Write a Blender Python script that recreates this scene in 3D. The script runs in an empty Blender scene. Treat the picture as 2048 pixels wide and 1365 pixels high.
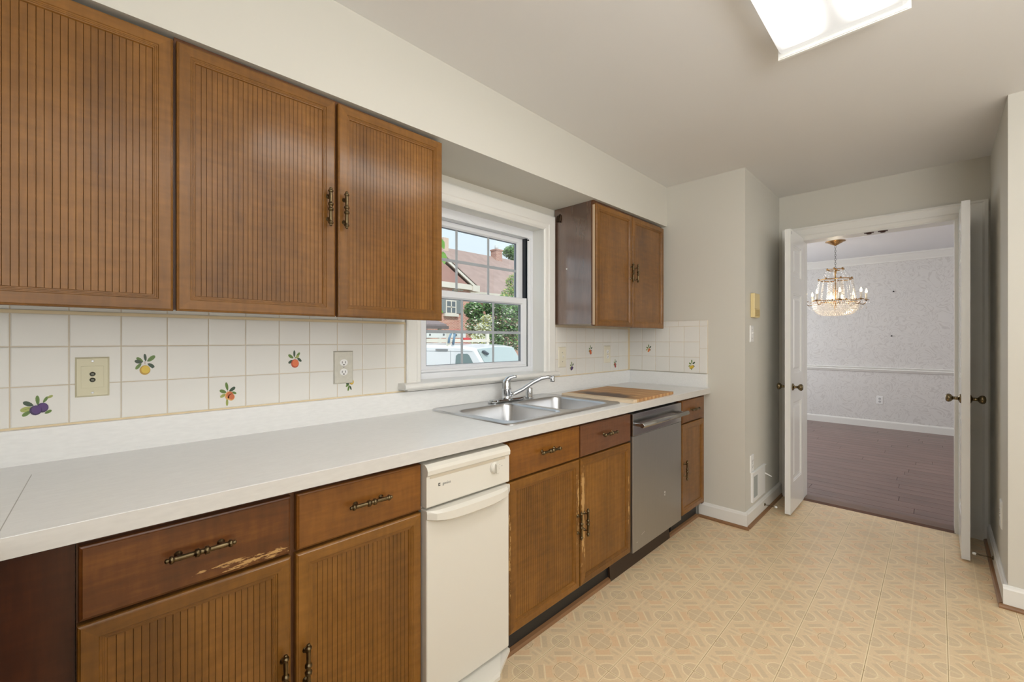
import bpy, bmesh, math, random
from mathutils import Vector, Matrix
R = random.Random(7)
S = bpy.context.scene
COL = bpy.context.collection
PI = math.pi

# ------------------------------------------------------------------ camera
cam = bpy.data.cameras.new('camera'); camo = bpy.data.objects.new('camera', cam); COL.objects.link(camo)
TH = math.radians(44.73)
camo.location = (0, 0, 1.25)
camo.rotation_euler = (PI/2, 0, TH - PI/2)
cam.sensor_width = 36; cam.lens = 858.05/2048*36; cam.shift_y = -2.5/2048
cam.clip_start = 0.02; cam.clip_end = 400
S.camera = camo
# ------------------------------------------------------------------ exposure
S.view_settings.view_transform = 'Standard'; S.view_settings.look = 'None'
S.view_settings.exposure = 0.0; S.view_settings.gamma = 1; S.view_settings.use_curve_mapping = False
# ------------------------------------------------------------------ sky
w = bpy.data.worlds.new('sky'); S.world = w; w.use_nodes = True
nt = w.node_tree; nt.nodes.clear()
out = nt.nodes.new('ShaderNodeOutputWorld'); bg = nt.nodes.new('ShaderNodeBackground')
tc = nt.nodes.new('ShaderNodeTexCoord'); sep = nt.nodes.new('ShaderNodeSeparateXYZ')
cr = nt.nodes.new('ShaderNodeValToRGB'); noi = nt.nodes.new('ShaderNodeTexNoise'); mx = nt.nodes.new('ShaderNodeMix'); mx.data_type = 'RGBA'
cr2 = nt.nodes.new('ShaderNodeValToRGB')
nt.links.new(tc.outputs['Generated'], sep.inputs[0]); nt.links.new(sep.outputs[2], cr.inputs[0])
cr.color_ramp.elements[0].position = 0.0; cr.color_ramp.elements[0].color = (.90, .96, 1.0, 1)
cr.color_ramp.elements[1].position = 0.55; cr.color_ramp.elements[1].color = (.62, .82, 1.0, 1)
noi.inputs['Scale'].default_value = 3.0; noi.inputs['Detail'].default_value = 4
nt.links.new(tc.outputs['Generated'], noi.inputs['Vector']); nt.links.new(noi.outputs[0], cr2.inputs[0])
cr2.color_ramp.elements[0].position = .46; cr2.color_ramp.elements[1].position = .66
nt.links.new(cr2.outputs[0], mx.inputs['Factor']); nt.links.new(cr.outputs[0], mx.inputs[6]); mx.inputs[7].default_value = (.93, .95, .97, 1)
nt.links.new(mx.outputs[2], bg.inputs[0]); bg.inputs[1].default_value = 1.15
nt.links.new(bg.outputs[0], out.inputs[0])
# ------------------------------------------------------------------ sun and large area lights (added fills in the kitchen, window daylight in the dining room)
sl = bpy.data.lights.new('sun', 'SUN'); sl.energy = 2.6; sl.angle = .05; sl.color = (1, .95, .87)
so = bpy.data.objects.new('sun', sl); COL.objects.link(so); so.rotation_euler = (math.radians(48), 0, math.radians(-25))
def area(name, loc, direction, sx, sy, power, color=(1, 1, 1)):
    l = bpy.data.lights.new(name, 'AREA'); l.shape = 'RECTANGLE'; l.size = sx; l.size_y = sy; l.energy = power; l.color = color
    o = bpy.data.objects.new(name, l); COL.objects.link(o); o.location = loc
    o.rotation_euler = Vector(direction).to_track_quat('-Z', 'Y').to_euler(); return o
area('fill_rear', (.7, -1.85, 1.45), (0, 1, .0), 3.4, 1.9, 24, (.97, .985, 1))  # added fill lamp along the rear wall, which has no window
area('fill_ceiling', (.5, -.9, 1.75), (.25, .1, 1), .9, .9, 28, (.98, .99, 1))  # added lamp aimed upwards to brighten the ceiling
area('fill_left', (-.70, -.85, 1.62), (1, .15, 0), 1.9, 1.3, 30, (.98, .99, 1))  # added fill lamp in front of the closed left wall
area('dining_daylight', (6.3, 2.72, 1.4), (0, -1, 0), 2.2, 1.6, 42, (.90, .95, 1))
area('dining_daylight_right', (5.6, -2.1, 1.4), (0, 1, 0), 1.8, 1.6, 22, (1, .95, .92))

# ================================================================== helpers
def lin(c):
    return tuple(((v/255)/12.92 if v/255 <= .04045 else ((v/255+.055)/1.055)**2.4) for v in c)
WL = {}
def node(nt, t, **kw):
    n = nt.nodes.new(t)
    for k, v in kw.items():
        if isinstance(k, str) and k in n.inputs: n.inputs[k].default_value = v
        else: setattr(n, k, v)
    return n
def mat(name, c, rough=.5, metal=0, coat=0, spec=.5, noise=None, bump=None, emis=None, estr=0, aniso=0):
    m = bpy.data.materials.new(name); m.use_nodes = True; t = m.node_tree; b = t.nodes['Principled BSDF']
    L = lin(c) + (1,)
    b.inputs['Base Color'].default_value = L; b.inputs['Roughness'].default_value = rough; b.inputs['Metallic'].default_value = metal
    b.inputs['Coat Weight'].default_value = coat; b.inputs['Specular IOR Level'].default_value = spec; b.inputs['Coat Roughness'].default_value = .15
    if aniso: b.inputs['Anisotropic'].default_value = aniso
    tcn = t.nodes.new('ShaderNodeTexCoord')
    if noise:     # (scale, amount, stretch)
        sc, amt, st = noise
        mp = t.nodes.new('ShaderNodeMapping'); mp.inputs['Scale'].default_value = st
        n = node(t, 'ShaderNodeTexNoise'); n.inputs['Scale'].default_value = sc; n.inputs['Detail'].default_value = 4
        r = t.nodes.new('ShaderNodeMapRange'); r.inputs[3].default_value = 1-amt; r.inputs[4].default_value = 1+amt
        r.inputs[1].default_value = .3; r.inputs[2].default_value = .7
        h = t.nodes.new('ShaderNodeHueSaturation'); h.inputs['Color'].default_value = L
        t.links.new(tcn.outputs['Object'], mp.inputs[0]); t.links.new(mp.outputs[0], n.inputs['Vector']); t.links.new(n.outputs[0], r.inputs[0])
        t.links.new(r.outputs[0], h.inputs['Value']); t.links.new(h.outputs[0], b.inputs['Base Color'])
    if bump:      # (scale, strength, distance)
        n = node(t, 'ShaderNodeTexNoise'); n.inputs['Scale'].default_value = bump[0]; n.inputs['Detail'].default_value = 3
        bp = t.nodes.new('ShaderNodeBump'); bp.inputs['Strength'].default_value = bump[1]; bp.inputs['Distance'].default_value = bump[2]
        t.links.new(tcn.outputs['Object'], n.inputs['Vector']); t.links.new(n.outputs[0], bp.inputs['Height']); t.links.new(bp.outputs[0], b.inputs['Normal'])
    if emis: b.inputs['Emission Color'].default_value = lin(emis)+(1,); b.inputs['Emission Strength'].default_value = estr
    return m

def M_(t, op, a, b=None, c=None, clamp=False):
    n = t.nodes.new('ShaderNodeMath'); n.operation = op; n.use_clamp = clamp
    for i, v in enumerate((a, b, c)):
        if v is None: continue
        if isinstance(v, (int, float)): n.inputs[i].default_value = v
        else: t.links.new(v, n.inputs[i])
    return n.outputs[0]
def mixc(t, f, a, b):
    n = t.nodes.new('ShaderNodeMix'); n.data_type = 'RGBA'
    for i, v in ((0, f), (6, a), (7, b)):
        if isinstance(v, (int, float)): n.inputs[i].default_value = v
        elif isinstance(v, tuple): n.inputs[i].default_value = v if len(v) == 4 else v+(1,)
        else: t.links.new(v, n.inputs[i])
    return n.outputs[2]

def wood(name, dark, mid, light, axis='z', rough=.5, wear=None, coat=.5, curl=.8):
    """stained wood; grain along axis; wear = list of (x centre, half width, z centre, half height, threshold) in object space"""
    m = bpy.data.materials.new(name); m.use_nodes = True; t = m.node_tree; b = t.nodes['Principled BSDF']
    tcn = t.nodes.new('ShaderNodeTexCoord'); oi = t.nodes.new('ShaderNodeObjectInfo')
    off = t.nodes.new('ShaderNodeVectorMath'); off.operation = 'ADD'
    rs = M_(t, 'MULTIPLY', oi.outputs['Random'], 37.0)
    t.links.new(tcn.outputs['Object'], off.inputs[0]); t.links.new(rs, off.inputs[1])
    def nz(scale, st, det=4, rgh=.5):
        mp = t.nodes.new('ShaderNodeMapping'); mp.inputs['Scale'].default_value = st
        n = t.nodes.new('ShaderNodeTexNoise'); n.inputs['Scale'].default_value = scale; n.inputs['Detail'].default_value = det; n.inputs['Roughness'].default_value = rgh
        t.links.new(off.outputs[0], mp.inputs[0]); t.links.new(mp.outputs[0], n.inputs['Vector']); return n.outputs[0]
    st = {'z': (1, 1, .12), 'x': (.12, 1, 1), 'y': (1, .12, 1)}[axis]
    cu = {'z': (1, 1, 4.5), 'x': (4.5, 1, 1), 'y': (1, 4.5, 1)}[axis]
    g1 = nz(9, st, 3); g2 = nz(90, st, 3, .6); g3 = nz(14, cu, 2); g4 = nz(3.0, (1, 1, 1), 2)
    f = M_(t, 'ADD', M_(t, 'MULTIPLY', g1, .42), M_(t, 'MULTIPLY', g2, .22))
    f = M_(t, 'ADD', f, M_(t, 'MULTIPLY', g3, .22*curl)); f = M_(t, 'ADD', f, M_(t, 'MULTIPLY', g4,    .36-.22*curl))
    ramp = t.nodes.new('ShaderNodeValToRGB'); t.links.new(f, ramp.inputs[0]); e = ramp.color_ramp.elements
    e[0].position = .30; e[0].color = lin(dark)+(1,); e[1].position = .70; e[1].color = lin(light)+(1,)
    k = e.new(.5); k.color = lin(mid)+(1,)
    colr = ramp.outputs[0]
    if wear:
        sp = t.nodes.new('ShaderNodeSeparateXYZ'); t.links.new(tcn.outputs['Object'], sp.inputs[0])
        n = nz(95, (1, 1, .22) if axis == 'z' else (.2, 1, 1), 5, .7); acc = 0
        for (xc, hw, zc, hh, th) in wear:
            dx = M_(t, 'DIVIDE', M_(t, 'ABSOLUTE', M_(t, 'SUBTRACT', sp.outputs[0], xc)), hw)
            dz = M_(t, 'DIVIDE', M_(t, 'ABSOLUTE', M_(t, 'SUBTRACT', sp.outputs[2], zc)), hh)
            d = M_(t, 'MAXIMUM', dx, dz)
            q = M_(t, 'SUBTRACT', M_(t, 'SUBTRACT', n, th), M_(t, 'MULTIPLY', M_(t, 'MAXIMUM', M_(t, 'SUBTRACT', d, .3), 0), .35))
            q = M_(t, 'MULTIPLY', q, 22, clamp=True)
            acc = M_(t, 'MAXIMUM', acc, q)
        colr = mixc(t, M_(t, 'MULTIPLY', acc, .7), colr, lin((206, 164, 104))+(1,))
    t.links.new(colr, b.inputs['Base Color'])
    b.inputs['Roughness'].default_value = rough; b.inputs['Coat Weight'].default_value = coat; b.inputs['Coat Roughness'].default_value = .17; b.inputs['Specular IOR Level'].default_value = .25
    bp = t.nodes.new('ShaderNodeBump'); bp.inputs['Strength'].default_value = .12; bp.inputs['Distance'].default_value = .002
    t.links.new(g2, bp.inputs['Height']); t.links.new(bp.outputs[0], b.inputs['Normal'])
    return m

class MB:
    def __init__(s): s.b = bmesh.new()
    def box(s, x0, x1, y0, y1, z0, z1, bev=0, seg=1, mi=0):
        v = [s.b.verts.new(p) for p in ((x0,y0,z0),(x1,y0,z0),(x1,y1,z0),(x0,y1,z0),(x0,y0,z1),(x1,y0,z1),(x1,y1,z1),(x0,y1,z1))]
        fs = [s.b.faces.new([v[i] for i in q]) for q in ((0,3,2,1),(4,5,6,7),(0,1,5,4),(1,2,6,5),(2,3,7,6),(3,0,4,7))]
        for f in fs: f.material_index = mi
        if bev:
            es = {e for f in fs for e in f.edges}
            bmesh.ops.bevel(s.b, geom=list(es), offset=bev, segments=seg, affect='EDGES', profile=.5)
        return s
    def prism(s, pts, d, mi=0):
        """closed polygon pts (3d) extruded by vector d"""
        d = Vector(d); a = [s.b.verts.new(p) for p in pts]; c = [s.b.verts.new(Vector(p)+d) for p in pts]; n = len(pts)
        fs = [s.b.faces.new(a[::-1]), s.b.faces.new(c)] + [s.b.faces.new((a[i], a[(i+1) % n], c[(i+1) % n], c[i])) for i in range(n)]
        for f in fs: f.material_index = mi
        return s
    def poly(s, pts, mi=0):
        f = s.b.faces.new([s.b.verts.new(p) for p in pts]); f.material_index = mi; return s
    def frame(s, o, ax):
        ax = Vector(ax).normalized(); u = ax.orthogonal().normalized(); return Vector(o), ax, u, ax.cross(u)
    def lathe(s, o, ax, prof, seg=16, mi=0, smooth=True):
        """prof: list of (distance along axis, radius)"""
        o, a, u, v = s.frame(o, ax); rings = []
        for (d, r) in prof:
            if r < 1e-6: rings.append([s.b.verts.new(o+a*d)])
            else: rings.append([s.b.verts.new(o+a*d+(u*math.cos(2*PI*i/seg)+v*math.sin(2*PI*i/seg))*r) for i in range(seg)])
        for k in range(len(rings)-1):
            p, q = rings[k], rings[k+1]
            for i in range(seg):
                j = (i+1) % seg
                if len(p) == 1 and len(q) == 1: continue
                f = s.b.faces.new((p[0], q[j], q[i])) if len(p) == 1 else s.b.faces.new((p[i], p[j], q[0])) if len(q) == 1 else s.b.faces.new((p[i], p[j], q[j], q[i]))
                f.material_index = mi; f.smooth = smooth
        for r, fl in ((rings[0], 1), (rings[-1], 0)):
            if len(r) > 1:
                f = s.b.faces.new(r[::-1] if fl else r); f.material_index = mi
        return s
    def cyl(s, p, q, r, seg=12, mi=0, r2=None):
        p, q = Vector(p), Vector(q); return s.lathe(p, q-p, [(0, r), ((q-p).length, r if r2 is None else r2)], seg, mi)
    def tube(s, pts, r, seg=10, mi=0, rs=None):
        pts = [Vector(p) for p in pts]; rings = []; pu = None
        for i, p in enumerate(pts):
            d = (pts[min(i+1, len(pts)-1)]-pts[max(i-1, 0)]).normalized()
            u = d.orthogonal().normalized() if pu is None else (pu-d*pu.dot(d)).normalized()
            pu = u; v = d.cross(u); rr = rs[i] if rs else r
            rings.append([s.b.verts.new(p+(u*math.cos(2*PI*k/seg)+v*math.sin(2*PI*k/seg))*rr) for k in range(seg)])
        for a, b in zip(rings, rings[1:]):
            for i in range(seg):
                f = s.b.faces.new((a[i], a[(i+1) % seg], b[(i+1) % seg], b[i])); f.smooth = True; f.material_index = mi
        s.b.faces.new(rings[0][::-1]).material_index = mi; s.b.faces.new(rings[-1]).material_index = mi
        return s
    def octa(s, p, r, rz=None, mi=0):
        p = Vector(p); rz = rz or r*1.2
        v = [s.b.verts.new(p+Vector(q)) for q in ((r,0,0),(0,r,0),(-r,0,0),(0,-r,0),(0,0,rz),(0,0,-rz))]
        for i in range(4):
            s.b.faces.new((v[i], v[(i+1) % 4], v[4])).material_index = mi; s.b.faces.new((v[(i+1) % 4], v[i], v[5])).material_index = mi
        return s
    def ball(s, p, r, sz=1, seg=10, mi=0, ring=6):
        return s.lathe(Vector(p)-Vector((0,0,r*sz)), (0,0,1), [(r*sz*(1-math.cos(PI*k/ring)), r*math.sin(PI*k/ring) if 0 < k < ring else 0) for k in range(ring+1)], seg, mi)
    def rings(s, R_, mi=None, cap=True, smooth=False):
        """bridge successive rectangular rings (4 points each)"""
        V = [[s.b.verts.new(p) for p in r] for r in R_]
        n = len(V[0])
        for k in range(len(V)-1):
            for i in range(n):
                f = s.b.faces.new((V[k][i], V[k][(i+1) % n], V[k+1][(i+1) % n], V[k+1][i])); f.smooth = smooth
                if mi: f.material_index = mi[i % len(mi)]
        if cap: s.b.faces.new(V[-1]); s.b.faces.new(V[0][::-1])
        return s
    def grid(s, xs, ys, z0, z1, skip=(), ax='z', mi=0):
        """slab of cells on axis ax without inner faces; xs, ys the cuts in the plane, z0..z1 thickness; skip: set of (i, j) left open"""
        def P(a, b, c): return {'z': (a, b, c), 'y': (a, c, b), 'x': (c, a, b)}[ax]
        has = lambda i, j: 0 <= i < len(xs)-1 and 0 <= j < len(ys)-1 and (i, j) not in skip
        for i in range(len(xs)-1):
            for j in range(len(ys)-1):
                if not has(i, j): continue
                a, b, c, d = xs[i], xs[i+1], ys[j], ys[j+1]
                Q = [[(a,c,z0),(a,d,z0),(b,d,z0),(b,c,z0)], [(a,c,z1),(b,c,z1),(b,d,z1),(a,d,z1)]]
                if not has(i-1, j): Q.append([(a,c,z0),(a,c,z1),(a,d,z1),(a,d,z0)])
                if not has(i+1, j): Q.append([(b,c,z0),(b,d,z0),(b,d,z1),(b,c,z1)])
                if not has(i, j-1): Q.append([(a,c,z0),(b,c,z0),(b,c,z1),(a,c,z1)])
                if not has(i, j+1): Q.append([(a,d,z0),(a,d,z1),(b,d,z1),(b,d,z0)])
                for q in Q: s.poly([P(*p) for p in q], mi)
        bmesh.ops.remove_doubles(s.b, verts=s.b.verts, dist=1e-5); return s
    def mesh(s, name, mats, origin=None, smooth=False):
        bmesh.ops.recalc_face_normals(s.b, faces=s.b.faces)
        if origin is None:
            vs = [v.co for v in s.b.verts]
            origin = Vector([(min(v[i] for v in vs)+max(v[i] for v in vs))/2 for i in range(3)])
        origin = Vector(origin)
        bmesh.ops.translate(s.b, verts=s.b.verts, vec=-origin)
        if smooth:
            for f in s.b.faces: f.smooth = True
        me = bpy.data.meshes.new(name); s.b.to_mesh(me); s.b.free()
        for m in (mats if isinstance(mats, (list, tuple)) else [mats]): me.materials.append(m)
        return me, origin
    def build(s, name, mats, parent=None, origin=None, smooth=False, **kw):
        me, o = s.mesh(name, mats, origin, smooth); return link(name, me, o, parent, **kw)
def link(name, me, loc, parent=None, label=None, cat=None, group=None, kind=None, rot=None):
    o = bpy.data.objects.new(name, me); COL.objects.link(o); o.location = loc
    if rot: o.rotation_euler = rot
    if parent is not None:
        o.parent = parent; o.matrix_parent_inverse = Matrix.Translation(-Vector(WL[parent.name])); 
    WL[o.name] = Vector(loc)
    for k, v in (('label', label), ('category', cat), ('group', group), ('kind', kind)):
        if v: o[k] = v
    return o
def thing(name, loc, label, cat, group=None): return link(name, None, loc, None, label, cat, group)
def struct(name, mb, m, parent=None, **kw): return mb.build(name, m, parent, kind='structure' if parent is None else None, **kw)

# ================================================================== materials
WALL = mat('wall_paint', (210, 207, 197), .6, bump=(180, .05, .001))
CEIL = mat('ceiling_paint', (226, 225, 223), .7, bump=(150, .05, .001))
WHITE = mat('white_trim_paint', (232, 231, 226), .28)
DOORW = mat('door_white_gloss', (233, 233, 231), .16)
VINYL = mat('white_vinyl', (232, 234, 238), .3)
TILE = mat('tile_glaze', (228, 226, 220), .12, noise=(2, .012, (1, 1, 1)))
GROUT = mat('grout', (208, 194, 170), .8, noise=(6, .10, (1, 1, 1)))
CAULK = mat('cream_caulk', (226, 208, 172), .5)
LAM = mat('countertop_laminate', (233, 233, 231), .30, noise=(130, .03, (.25, 1, 1)), bump=(220, .04, .0005))
LAMEDGE = mat('laminate_edge', (206, 203, 197), .32, noise=(110, .035, (.25, 1, 1)))
SEAM = mat('seam_dark', (184, 182, 176), .6)
DARK = mat('cabinet_void', (24, 15, 9), .7)
KICK = mat('toe_kick_black', (30, 30, 30), .45)
SHOE = mat('shoe_moulding_brown', (140, 103, 70), .4, noise=(20, .12, (.3, 1, 1)))
BRASS = mat('antique_brass', (104, 90, 66), .28, metal=1, noise=(40, .35, (1, 1, 1)))
KNOBM = mat('aged_brass_knob', (122, 108, 82), .25, metal=1)
STEEL = mat('brushed_stainless', (172, 172, 172), .26, metal=1, noise=(4, .03, (1, 1, 60)))
SINKS = mat('sink_stainless', (205, 206, 208), .28, metal=1)
DWS = mat('dishwasher_stainless', (176, 176, 176), .42, metal=1, noise=(5, .03, (60, 1, 1)))
DWB = mat('dishwasher_band_polished', (186, 187, 190), .2, metal=1)
CHROME = mat('chrome', (215, 218, 222), .06, metal=1)
BISQ = mat('bisque_enamel', (217, 213, 202), .25)
IVORY = mat('ivory_plastic', (214, 208, 178), .35)
CREAMP = mat('cream_plastic', (224, 218, 198), .35)
PLATE = mat('outlet_plate_grey', (205, 202, 190), .35, metal=.2, noise=(60, .05, (1, .3, 1)))
YEL = mat('aged_cream_plastic', (226, 206, 152), .35)
WPLAST = mat('white_plastic', (240, 240, 238), .3)
BLK = mat('black_hole', (25, 25, 25), .5)
GREYP = mat('grey_print', (120, 122, 120), .5)
MUNT = mat('grid_bar_grey', (172, 178, 184), .4)
WD = dict(dark=(82, 51, 13), mid=(120, 78, 24), light=(147, 99, 38))
W_STILE = wood('cabinet_wood_vertical', axis='z', **WD)
W_RAIL = wood('cabinet_wood_horizontal', axis='x', **WD)
W_SIDE = wood('cabinet_side_laminate', (72, 50, 38), (94, 67, 52), (116, 84, 66), 'z', .25, coat=1, curl=0)
W_SIDE.node_tree.nodes['Principled BSDF'].inputs['Coat IOR'].default_value = 2.1
W_DRW = wood('drawer_wood', (78, 44, 9), (112, 67, 16), (140, 89, 28), 'x')
W_DRW_SHADE = wood('drawer_wood_shaded', (60, 31, 8), (92, 50, 14), (130, 80, 26), 'x', wear=[(.09, .15, -.056, .024, .50)])  # darker copy: weaker light on this drawer put into its colour; wear real
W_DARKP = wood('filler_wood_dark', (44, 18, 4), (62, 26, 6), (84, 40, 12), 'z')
W_BOX = wood('cabinet_box_wood', (70, 42, 22), (92, 56, 30), (112, 70, 40), 'z')

def floor_mat():
    m = bpy.data.materials.new('vinyl_floor_pattern'); m.use_nodes = True; t = m.node_tree; b = t.nodes['Principled BSDF']
    g = t.nodes.new('ShaderNodeNewGeometry'); sp = t.nodes.new('ShaderNodeSeparateXYZ'); t.links.new(g.outputs['Position'], sp.inputs[0])
    P = .2275
    def cell(o, c0): # distance from nearest cell centre, in pitches, 0..0.5
        q = M_(t, 'DIVIDE', M_(t, 'SUBTRACT', o, c0), P); return M_(t, 'ABSOLUTE', M_(t, 'SUBTRACT', M_(t, 'FRACT', q), .5))
    a = cell(sp.outputs[0], 1.177-40*P); bb = cell(sp.outputs[1], 1.107-40*P)
    ia = M_(t, 'SUBTRACT', .5, a); ib = M_(t, 'SUBTRACT', .5, bb)
    hyp = lambda x, y: M_(t, 'SQRT', M_(t, 'ADD', M_(t, 'MULTIPLY', x, x), M_(t, 'MULTIPLY', y, y)))
    rB = hyp(a, bb); rA = hyp(ia, ib)
    d = M_(t, 'MULTIPLY', M_(t, 'ADD', a, bb), .7071); e = M_(t, 'ABSOLUTE', M_(t, 'MULTIPLY', M_(t, 'SUBTRACT', a, bb), .7071))
    def band(v, lo, hi, s=.008): return M_(t, 'MULTIPLY', M_(t, 'DIVIDE', M_(t, 'SUBTRACT', v, lo), s, clamp=True), M_(t, 'DIVIDE', M_(t, 'SUBTRACT', hi, v), s, clamp=True))
    def below(v, hi, s=.008): return M_(t, 'DIVIDE', M_(t, 'SUBTRACT', hi, v), s, clamp=True)
    def above(v, lo, s=.008): return M_(t, 'DIVIDE', M_(t, 'SUBTRACT', v, lo), s, clamp=True)
    n = t.nodes.new('ShaderNodeTexNoise'); n.inputs['Scale'].default_value = 160; n.inputs['Detail'].default_value = 4; t.links.new(g.outputs['Position'], n.inputs['Vector'])
    n2 = t.nodes.new('ShaderNodeTexNoise'); n2.inputs['Scale'].default_value = 9; t.links.new(g.outputs['Position'], n2.inputs['Vector'])
    base = lin((230, 205, 166)); cream = lin((243, 225, 190)); grey = lin((215, 192, 156)); orange = lin((229, 193, 150)); ring = lin((182, 150, 108))
    c = mixc(t, .0, base, base)
    G = [M_(t, 'MULTIPLY', band(d, .365, .46), below(e, .15)),                          # trapezoids midway to the corner
         M_(t, 'MULTIPLY', below(rB, .19), 1.0), M_(t, 'MULTIPLY', below(rA, .165), 1.0),
         M_(t, 'MULTIPLY', band(rB, .30, .43), M_(t, 'MULTIPLY', band(M_(t, 'MINIMUM', a, bb), .03, .085), .8))]
    gm = G[0]
    for q in G[1:]: gm = M_(t, 'MAXIMUM', gm, q)
    c = mixc(t, M_(t, 'MULTIPLY', gm, .8), c, grey)
    om = M_(t, 'MULTIPLY', M_(t, 'MULTIPLY', above(rB, .225), below(d, .335)), below(e, .13))
    c = mixc(t, M_(t, 'MULTIPLY', om, .7), c, orange)
    lm = M_(t, 'MULTIPLY', below(M_(t, 'MINIMUM', a, bb), .013), .6)                    # lines through the medallions
    lm = M_(t, 'MAXIMUM', lm, band(rA, .168, .19)); lm = M_(t, 'MAXIMUM', lm, band(M_(t, 'MINIMUM', ia, ib), .004, .022))
    lm = M_(t, 'MAXIMUM', lm, M_(t, 'MULTIPLY', band(d, .338, .36), below(e, .17)))
    c = mixc(t, M_(t, 'MULTIPLY', lm, .95), c, cream)
    c = mixc(t, M_(t, 'MULTIPLY', band(rB, .198, .212, .005), M_(t, 'MULTIPLY', above(e, .04), 1.0)), c, ring)
    c = mixc(t, below(M_(t, 'MINIMUM', ia, ib), .005, .004), c, lin((196, 168, 112)))
    h = t.nodes.new('ShaderNodeHueSaturation'); t.links.new(c, h.inputs['Color'])
    t.links.new(M_(t, 'ADD', M_(t, 'MULTIPLY', n.outputs[0], .22), M_(t, 'ADD', M_(t, 'MULTIPLY', n2.outputs[0], .08), .85)), h.inputs['Value'])
    t.links.new(h.outputs[0], b.inputs['Base Color']); b.inputs['Roughness'].default_value = .33
    return m
FLOORM = floor_mat()
def wallpaper_mat():
    m = bpy.data.materials.new('wallpaper_scroll'); m.use_nodes = True; t = m.node_tree; b = t.nodes['Principled BSDF']
    g = t.nodes.new('ShaderNodeNewGeometry')
    n = t.nodes.new('ShaderNodeTexNoise'); n.inputs['Scale'].default_value = 5; n.inputs['Distortion'].default_value = 1.5; n.inputs['Detail'].default_value = 2
    t.links.new(g.outputs['Position'], n.inputs['Vector'])
    f = M_(t, 'FRACT', M_(t, 'MULTIPLY', n.outputs[0], 9)); l = M_(t, 'DIVIDE', M_(t, 'SUBTRACT', .16, M_(t, 'ABSOLUTE', M_(t, 'SUBTRACT', f, .5))), .1, clamp=True)
    v = t.nodes.new('ShaderNodeTexVoronoi'); v.inputs['Scale'].default_value = 11; t.links.new(g.outputs['Position'], v.inputs['Vector'])
    n3 = t.nodes.new('ShaderNodeTexNoise'); n3.inputs['Scale'].default_value = 2.2; t.links.new(g.outputs['Position'], n3.inputs['Vector'])
    vm = M_(t, 'DIVIDE', M_(t, 'SUBTRACT', .32, v.outputs['Distance']), .1, clamp=True)
    c = mixc(t, M_(t, 'MULTIPLY', l, .5), lin((221, 219, 216)), lin((194, 190, 186)))
    c = mixc(t, M_(t, 'MULTIPLY', vm, .25), c, lin((200, 197, 194)))
    t.links.new(c, b.inputs['Base Color']); b.inputs['Roughness'].default_value = .55
    return m
PAPER = wallpaper_mat()
PLANK = wood('dark_floor_plank', (88, 62, 56), (112, 82, 74), (134, 102, 92), 'y', .3, coat=.3, curl=0)
def glass_mat(name, tint=(1, 1, 1), refl=.08, rough=.0):
    m = bpy.data.materials.new(name); m.use_nodes = True; t = m.node_tree; t.nodes.clear()
    o = t.nodes.new('ShaderNodeOutputMaterial'); tr = t.nodes.new('ShaderNodeBsdfTransparent'); gl = t.nodes.new('ShaderNodeBsdfGlossy'); mxs = t.nodes.new('ShaderNodeMixShader')
    tr.inputs[0].default_value = tint+(1,); gl.inputs['Roughness'].default_value = rough; mxs.inputs[0].default_value = refl
    t.links.new(tr.outputs[0], mxs.inputs[1]); t.links.new(gl.outputs[0], mxs.inputs[2]); t.links.new(mxs.outputs[0], o.inputs[0]); return m
GLASS = glass_mat('window_glass', (.97, .985, .98), .05)
def crystal_mat():
    m = bpy.data.materials.new('crystal'); m.use_nodes = True; t = m.node_tree; t.nodes.clear()
    o = t.nodes.new('ShaderNodeOutputMaterial'); d = t.nodes.new('ShaderNodeBsdfTranslucent'); gl = t.nodes.new('ShaderNodeBsdfGlossy'); tr = t.nodes.new('ShaderNodeBsdfTransparent')
    d.inputs[0].default_value = (1.0, .98, .95, 1); gl.inputs['Roughness'].default_value = .05
    a = t.nodes.new('ShaderNodeMixShader'); a.inputs[0].default_value = .35; b = t.nodes.new('ShaderNodeMixShader'); b.inputs[0].default_value = .08
    t.links.new(d.outputs[0], a.inputs[1]); t.links.new(gl.outputs[0], a.inputs[2]); t.links.new(a.outputs[0], b.inputs[1]); t.links.new(tr.outputs[0], b.inputs[2]); t.links.new(b.outputs[0], o.inputs[0]); return m
CRYS = crystal_mat()
GOLD = mat('polished_gold_brass', (176, 140, 92), .25, metal=1)
BULB = mat('lit_bulb', (255, 240, 214), .3, emis=(255, 226, 180), estr=9)

# ================================================================== setting: shell of the kitchen and the dining room
YW = 1.764; XE = 3.107; ZC = 2.393; YP = .904; XF = 3.975; YR = -.235; XR = 3.05; XD = 4.09; XL = -.74; YB = -1.95
# floor: underlay with individual nine-inch tiles
fl = struct('floor', MB().box(XL, XD, YB, YW+.2, -.06, -.003), mat('floor_underlay', (210, 182, 130), .6))
P = .2275
tm, _ = MB().box(-P/2+.0003, P/2-.0003, -P/2+.0003, P/2-.0003, -.003, 0, .0004).mesh('floor_tile', FLOORM, (0, 0, 0))
nx0 = math.floor((XL-1.177)/P); 
for i in range(-1, 13):
    for j in range(-14, 2):
        x = 1.177+(i+.5)*P; y = 1.107+(j-.5)*P
        if x < .6 or x > XF+.1 or y < YB+.1 or (y > 1.0+P and x < XE) or (x > XE+.02 and y > YP+.11) or (x > XR+.1 and y < YR-.12): continue
        link('floor_tile', tm, (x, y, 0), fl)
# remaining floor beside and behind the camera, out of the picture
bmx = MB().box(XL, .6+.0, YB, 1.25, -.003, 0); bmx.build('floor_sheet', FLOORM, fl)
struct('ceiling', MB().box(XL-.15, XD, YB-.15, YW+.2, ZC, ZC+.12), CEIL)
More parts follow.
